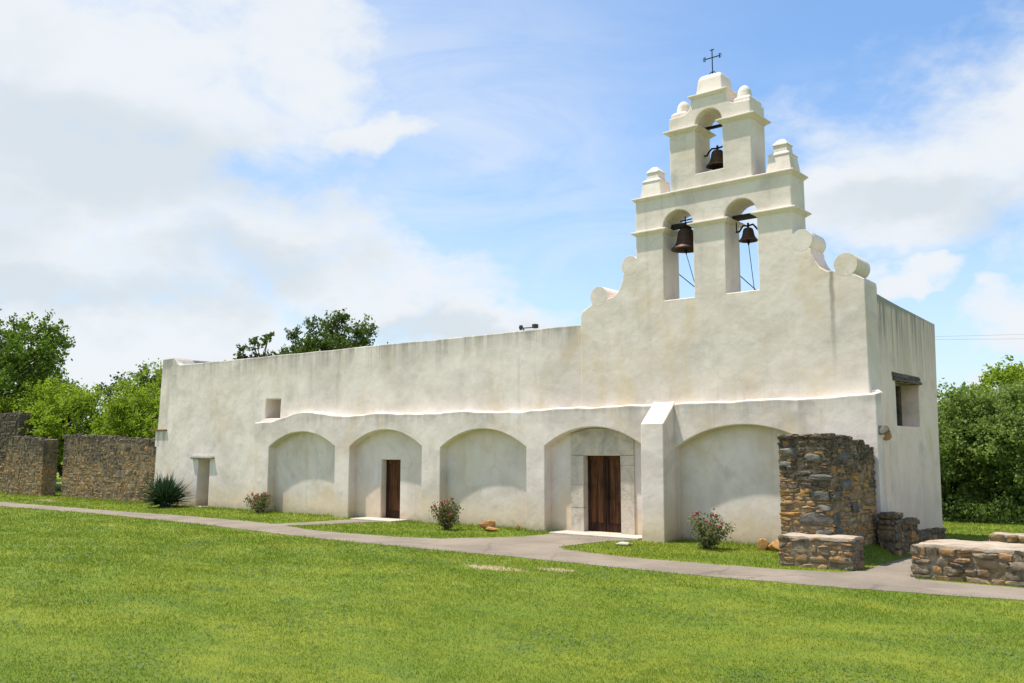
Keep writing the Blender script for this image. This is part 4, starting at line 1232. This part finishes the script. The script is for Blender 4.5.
def tree(loc, height, rad, trunk_h, seed, mat, label, n_cl=70, per=190, leaf=0.17, cl_r=0.75, name='tree', bark='bark', squash=1.0, group=None, low=0.0, gap=0.25, lean=(0, 0), spread=0.62, dense=1.0):
    rg_ = np.random.RandomState(seed); rn = random.Random(seed)
    x, y = loc
    o_ = empty(name, (x, y, 0), label, 'tree', group)
    cz = (trunk_h * (1 - low) + height) / 2 if low == 0 else (height + low) / 2
    z_lo = trunk_h if low == 0 else low
    hz = (height - z_lo) / 2; cz = z_lo + hz
    cl = []
    lob = [(rg_.randn(3) / 1.7, rg_.uniform(0.85, 1.15)) for _ in range(6)]
    tries = 0
    while len(cl) < n_cl and tries < 8000:
        tries += 1
        q = rg_.uniform(-1, 1, 3); l_ = np.linalg.norm(q)
        if l_ > 1 or l_ < 0.30: continue
        dirn = q / l_
        bumpy = 1.0 - gap * (0.5 + 0.5 * math.sin(3.1 * dirn[0] + 5.3 * dirn[1] + seed) * math.cos(4.3 * dirn[2] + 2.7 * dirn[0] + seed * 1.7))
        if l_ > bumpy: continue
        if l_ < 0.62 and rg_.rand() < 0.45: continue
        p_ = np.array([x + lean[0] * (q[2] + 1) / 2 + q[0] * rad, y + lean[1] * (q[2] + 1) / 2 + q[1] * rad * squash, cz + q[2] * hz])
        if any(np.linalg.norm(p_ - c2) < cl_r * spread for c2 in cl): continue
        cl.append(p_)
    # limbs
    b_ = MB(); r0 = 0.024 * height + 0.05
    nl = max(4, n_cl // 14)
    fork = np.array([x, y, trunk_h * 0.55 if low == 0 else max(0.4, trunk_h * 0.4)])
    b_.tube([(x, y, -0.2), (x + rn.uniform(-.08, .08), y + rn.uniform(-.08, .08), fork[2] * 0.5), tuple(fork)], [r0 * 1.35, r0 * 1.05, r0 * 0.9], 9)
    limbs = []
    for k in range(nl):
        c_ = cl[(k * 7) % len(cl)]
        e_ = fork + (c_ - fork) * 0.62; mid = (fork + e_) / 2 + rg_.randn(3) * 0.05 * height * 0.5; mid[2] += 0.03 * height
        b_.tube([tuple(fork - np.array([0, 0, 0.1])), tuple(mid), tuple(e_)], [r0 * 0.62, r0 * 0.42, r0 * 0.26], 7)
        limbs += [mid, e_]
    for c_ in cl:
        j = min(range(len(limbs)), key=lambda i: np.linalg.norm(limbs[i] - c_) + (0.5 if limbs[i][2] > c_[2] else 0))
        mid = (limbs[j] + c_) / 2 + rg_.randn(3) * 0.12
        b_.tube([tuple(limbs[j]), tuple(mid), tuple(c_)], [r0 * 0.26, r0 * 0.15, r0 * 0.06], 5)
    link('trunk', b_.mesh('trunk'), M[bark], o_, 60)
    C_ = []; T_ = []
    for c_ in cl:
        n_ = int(per * dense * rg_.uniform(0.6, 1.25)); rr = cl_r * rg_.uniform(0.75, 1.2)
        # several twigs in each clump, leaves strung along them
        tw = rg_.randn(max(5, n_ // 16), 3); tw /= np.linalg.norm(tw, axis=1)[:, None]
        tw[:, 2] = tw[:, 2] * 0.75 + 0.12
        ti = rg_.randint(0, len(tw), n_)
        s_ = rg_.rand(n_) ** 0.55 * rr * (0.75 + 0.35 * rg_.rand(n_))
        C_.append(c_ + tw[ti] * s_[:, None] + rg_.randn(n_, 3) * 0.10 * rr)
        T_.append(np.clip(np.full(n_, rg_.rand()) + rg_.randn(n_) * 0.08, 0, 1))
    C_ = np.concatenate(C_); T_ = np.concatenate(T_)
    ok = C_[:, 2] > 0.05
    C_, T_ = C_[ok], T_[ok]
    me_ = np_mesh('crown', leaf_quads(C_, leaf, rg_, 0.3), 4); add_tint(me_, T_)
    link('crown', me_, M[mat], o_)
    return o_


# left of the church
BR = 'bright green trees behind the ruins'
tree((-65.6, 2.8), 12.0, 6.6, 3.2, 3, 'leaf_mid', 'tallest open crowned tree at the far left edge', 150, 320, 0.21, 1.15, bark='bark_dark', gap=0.28, spread=0.5)
tree((-76.0, 9.0), 10.5, 5.5, 2.5, 4, 'leaf_mid', 'dark green tree behind the tallest tree at the left edge', 70, 200, 0.28, 1.2, bark='bark_dark')
tree((-59.0, 4.6), 6.6, 3.0, 1.0, 5, 'leaf_bright', 'bright yellow green bushy tree directly behind the tallest ruin', 70, 340, 0.155, 0.85, low=0.5, group=BR)
tree((-54.6, 4.4), 6.3, 2.9, 1.0, 6, 'leaf_bright', 'round bright green tree behind the gap in the ruined walls', 75, 340, 0.155, 0.85, low=0.4, group=BR)
tree((-53.2, 8.6), 8.2, 2.6, 1.5, 8, 'leaf_bright', 'airy bright green tree with feathery top behind the ruined wall', 75, 230, 0.15, 0.85, bark='bark_dark', low=1.2, gap=0.4, group=BR)
tree((-49.0, 5.4), 6.0, 2.5, 1.0, 9, 'leaf_bright', 'bright green tree close to the left end of the church', 70, 340, 0.15, 0.8, low=0.6, bark='bark_dark', group=BR)
tree((-62.0, 14.0), 8.4, 4.2, 1.5, 10, 'leaf_dark', 'dark distant tree between the tall tree and the bright ones', 60, 220, 0.24, 1.05, low=0.6)
tree((-55.0, 19.0), 7.4, 4.6, 1.5, 12, 'leaf_grey', 'grey green far tree just left of the church end', 60, 220, 0.24, 1.1, low=0.5)
# peeping over the roof
tree((-40.3, 12.8), 10.0, 3.3, 2.5, 21, 'leaf_oak', 'dark round oak crown rising over the middle of the roofline', 130, 330, 0.16, 0.8, bark='bark_dark', gap=0.08, spread=0.5)
tree((-43.7, 12.2), 9.6, 1.5, 3.0, 22, 'leaf_oak', 'small dark tree top next to the round oak above the roof', 50, 220, 0.15, 0.55, bark='bark_dark')
tree((-42.1, 8.6), 9.2, 1.0, 4.2, 23, 'leaf_oak', 'thin sparse sprig of tree above the left part of the roof', 40, 110, 0.15, 0.42, bark='bark_dark', gap=0.5)
tree((-43.3, 7.6), 8.25, 1.1, 4.2, 27, 'leaf_oak', 'smallest leafy sprig showing at the left end of the roofline trees', 34, 80, 0.13, 0.34, bark='bark_dark', gap=0.5)
# right of the church
DR = 'dense trees right of the church'
tree((-8.9, 13.4), 4.45, 2.1, 1.0, 31, 'leaf_grey', 'grey green dense tree next to the right rear corner of the church', 90, 330, 0.12, 0.72, low=0.15, bark='bark_dark', group=DR, gap=0.15)
tree((-6.6, 14.2), 4.75, 2.5, 1.0, 32, 'leaf_grey', 'dark dense tree filling the right side below the bright crown', 110, 340, 0.12, 0.72, low=0.1, bark='bark_dark', group=DR, gap=0.15)
tree((-3.2, 15.2), 5.3, 2.9, 1.0, 33, 'leaf_grey', 'dense tree at the right edge of the picture', 100, 300, 0.13, 0.75, low=0.1, bark='bark_dark', group=DR, gap=0.15)
tree((-8.3, 24.8), 6.5, 2.9, 1.8, 34, 'leaf_bright', 'bright green taller crown behind the dense trees at right', 90, 280, 0.17, 0.85, low=1.0)
tree((-12.5, 26.0), 5.0, 3.4, 1.5, 35, 'leaf_grey', 'far grey green tree half hidden behind the church corner', 70, 260, 0.16, 0.9, low=0.3)
tree((-1.0, 24.0), 7.2, 4.0, 1.5, 36, 'leaf_mid', 'green tree beyond the dense trees at the far right', 80, 240, 0.18, 0.95, low=0.4)

# undergrowth at the foot of the trees at right
rg_ = np.random.RandomState(77)
n = 9000
ux = rg_.uniform(-10.5, 3.5, n); uy = 11.2 + 0.06 * (ux + 8) + np.abs(rg_.randn(n)) * 0.8; uz = rg_.rand(n) ** 1.6 * (0.55 + 0.35 * np.sin(ux * 2.1) ** 2)
me = np_mesh('undergrowth', leaf_quads(np.stack([ux, uy, uz], 1), 0.13, rg_), 4); add_tint(me, rg_.rand(n))
ug = link('undergrowth', me, M['leaf_dark']); ug['kind'] = 'stuff'; ug['label'] = 'low dark undergrowth along the foot of the trees'; ug['category'] = 'undergrowth'


def rose(loc, h, wd, seed, label, mat, nbloom, nleaf=1300):
    rg_ = np.random.RandomState(seed); x, y = loc
    o_ = empty('rose_bush', (x, y, 0), label, 'rose bush', 'rose bushes along the church wall')
    b_ = MB(); tips = []
    for k in range(16):
        th = rg_.uniform(0, 2 * math.pi); sp = rg_.uniform(0.25, 1.0) * wd / 2
        e_ = np.array([x + sp * math.cos(th), y + sp * math.sin(th) * 0.8, h * rg_.uniform(0.5, 1.0) * (1.05 - 0.25 * (sp / (wd / 2)) ** 2)])
        s_ = np.array([x + rg_.uniform(-.07, .07), y + rg_.uniform(-.07, .07), 0])
        m_ = s_ * 0.45 + e_ * 0.55; m_[2] += 0.05; m_[:2] = s_[:2] * 0.45 + e_[:2] * 0.55
        b_.tube([tuple(s_), tuple(m_), tuple(e_)], [0.013, 0.009, 0.005], 5)
        tips.append((s_, m_, e_))
    link('stems', b_.mesh('stems'), M['bark'], o_)
    C_ = []
    for q in range(nleaf):
        s_, m_, e_ = tips[rg_.randint(len(tips))]
        t_ = rg_.uniform(0.18, 1.05)
        p_ = (1 - t_) ** 2 * s_ + 2 * t_ * (1 - t_) * m_ + t_ ** 2 * e_
        C_.append(p_ + rg_.randn(3) * np.array([0.085, 0.085, 0.06]))
    C_ = np.array(C_); C_[:, 2] = np.maximum(C_[:, 2], 0.03)
    me_ = np_mesh('foliage', leaf_quads(C_, 0.07, rg_), 4); add_tint(me_, rg_.rand(len(C_)))
    link('foliage', me_, M[mat], o_)
    order = sorted(range(len(tips)), key=lambda i: tips[i][2][1] - 0.5 * tips[i][2][2])
    for k in range(nbloom):
        if k < len(order): c_ = tips[order[k]][2] + np.array([0, -0.05, 0.03])
        else:
            c_ = C_[rg_.randint(len(C_))].copy(); c_[1] -= 0.06
        n_ = 26
        dv = rg_.randn(n_, 3); dv /= np.linalg.norm(dv, axis=1)[:, None]
        r_ = rg_.uniform(0.024, 0.044)
        me_ = np_mesh('bloom', leaf_quads(c_ + dv * r_ * rg_.rand(n_, 1) ** 0.4, r_ * 1.5, rg_), 4); add_tint(me_, rg_.rand(n_))
        link('bloom', me_, M['petal'], o_)
    return o_


rose((-29.55, -0.42), 0.78, 1.30, 41, 'rose bush crowded with pink red blooms at the left arch', 'leaf_rose', 26, 1700)
rose((-19.0, -1.35), 0.90, 1.05, 45, 'bronze leaved rose bush with few red blooms in front of the third arch', 'leaf_rose_red', 7, 1700)
rose((-10.62, -1.30), 0.86, 1.35, 43, 'rose bush with scattered red blooms right of the buttress', 'leaf_rose', 10, 1700)

# yucca by the slit door
o_ = empty('yucca', (-35.5, -0.75, 0), 'dark spiky yucca clump beside the slit door at the left', 'yucca')
rg_ = np.random.RandomState(5); b = MB(); tints = []
for k in range(560):
    th = rg_.uniform(0, 2 * math.pi); e_ = R(rg_.uniform(-8, 88)) if k % 3 else R(rg_.uniform(10, 60))
    L_ = rg_.uniform(0.92, 1.30) * (0.88 + 0.12 * math.sin(e_))
    base = Vector((-35.5 + rg_.uniform(-.22, .22), -0.75 + rg_.uniform(-.2, .2), 0.22 + rg_.uniform(-.1, .15)))
    d_ = Vector((math.cos(th) * math.cos(e_), math.sin(th) * math.cos(e_), math.sin(e_)))
    sd = d_.cross(Vector((0, 0, 1)));
    sd = sd.normalized() if sd.length > 1e-3 else Vector((1, 0, 0))
    up_ = sd.cross(d_)
    pts = [base, base + d_ * L_ * 0.45, base + d_ * L_ - Vector((0, 0, 0.04 * L_))]
    ws = [0.020, 0.030, 0.002]
    v = []
    for q, w_ in zip(pts, ws): v += [q - sd * w_ + up_ * w_ * 0.4, q - up_ * w_ * 0.3, q + sd * w_ + up_ * w_ * 0.4]
    b.add(v, [(0, 1, 4, 3), (1, 2, 5, 4), (3, 4, 7, 6), (4, 5, 8, 7)])
    tints += [rg_.rand()] * 4
me = b.mesh('leaves'); add_tint(me, np.array(tints))
link('leaves', me, M['yucca'], o_)
b = MB(); b.lathe([(0.24, -0.1), (0.22, 0.2), (0.1, 0.45), (0.001, 0.5)], -35.5, -0.75, 10)
link('stem', b.mesh('stem'), M['bark_dark'], o_, 60)
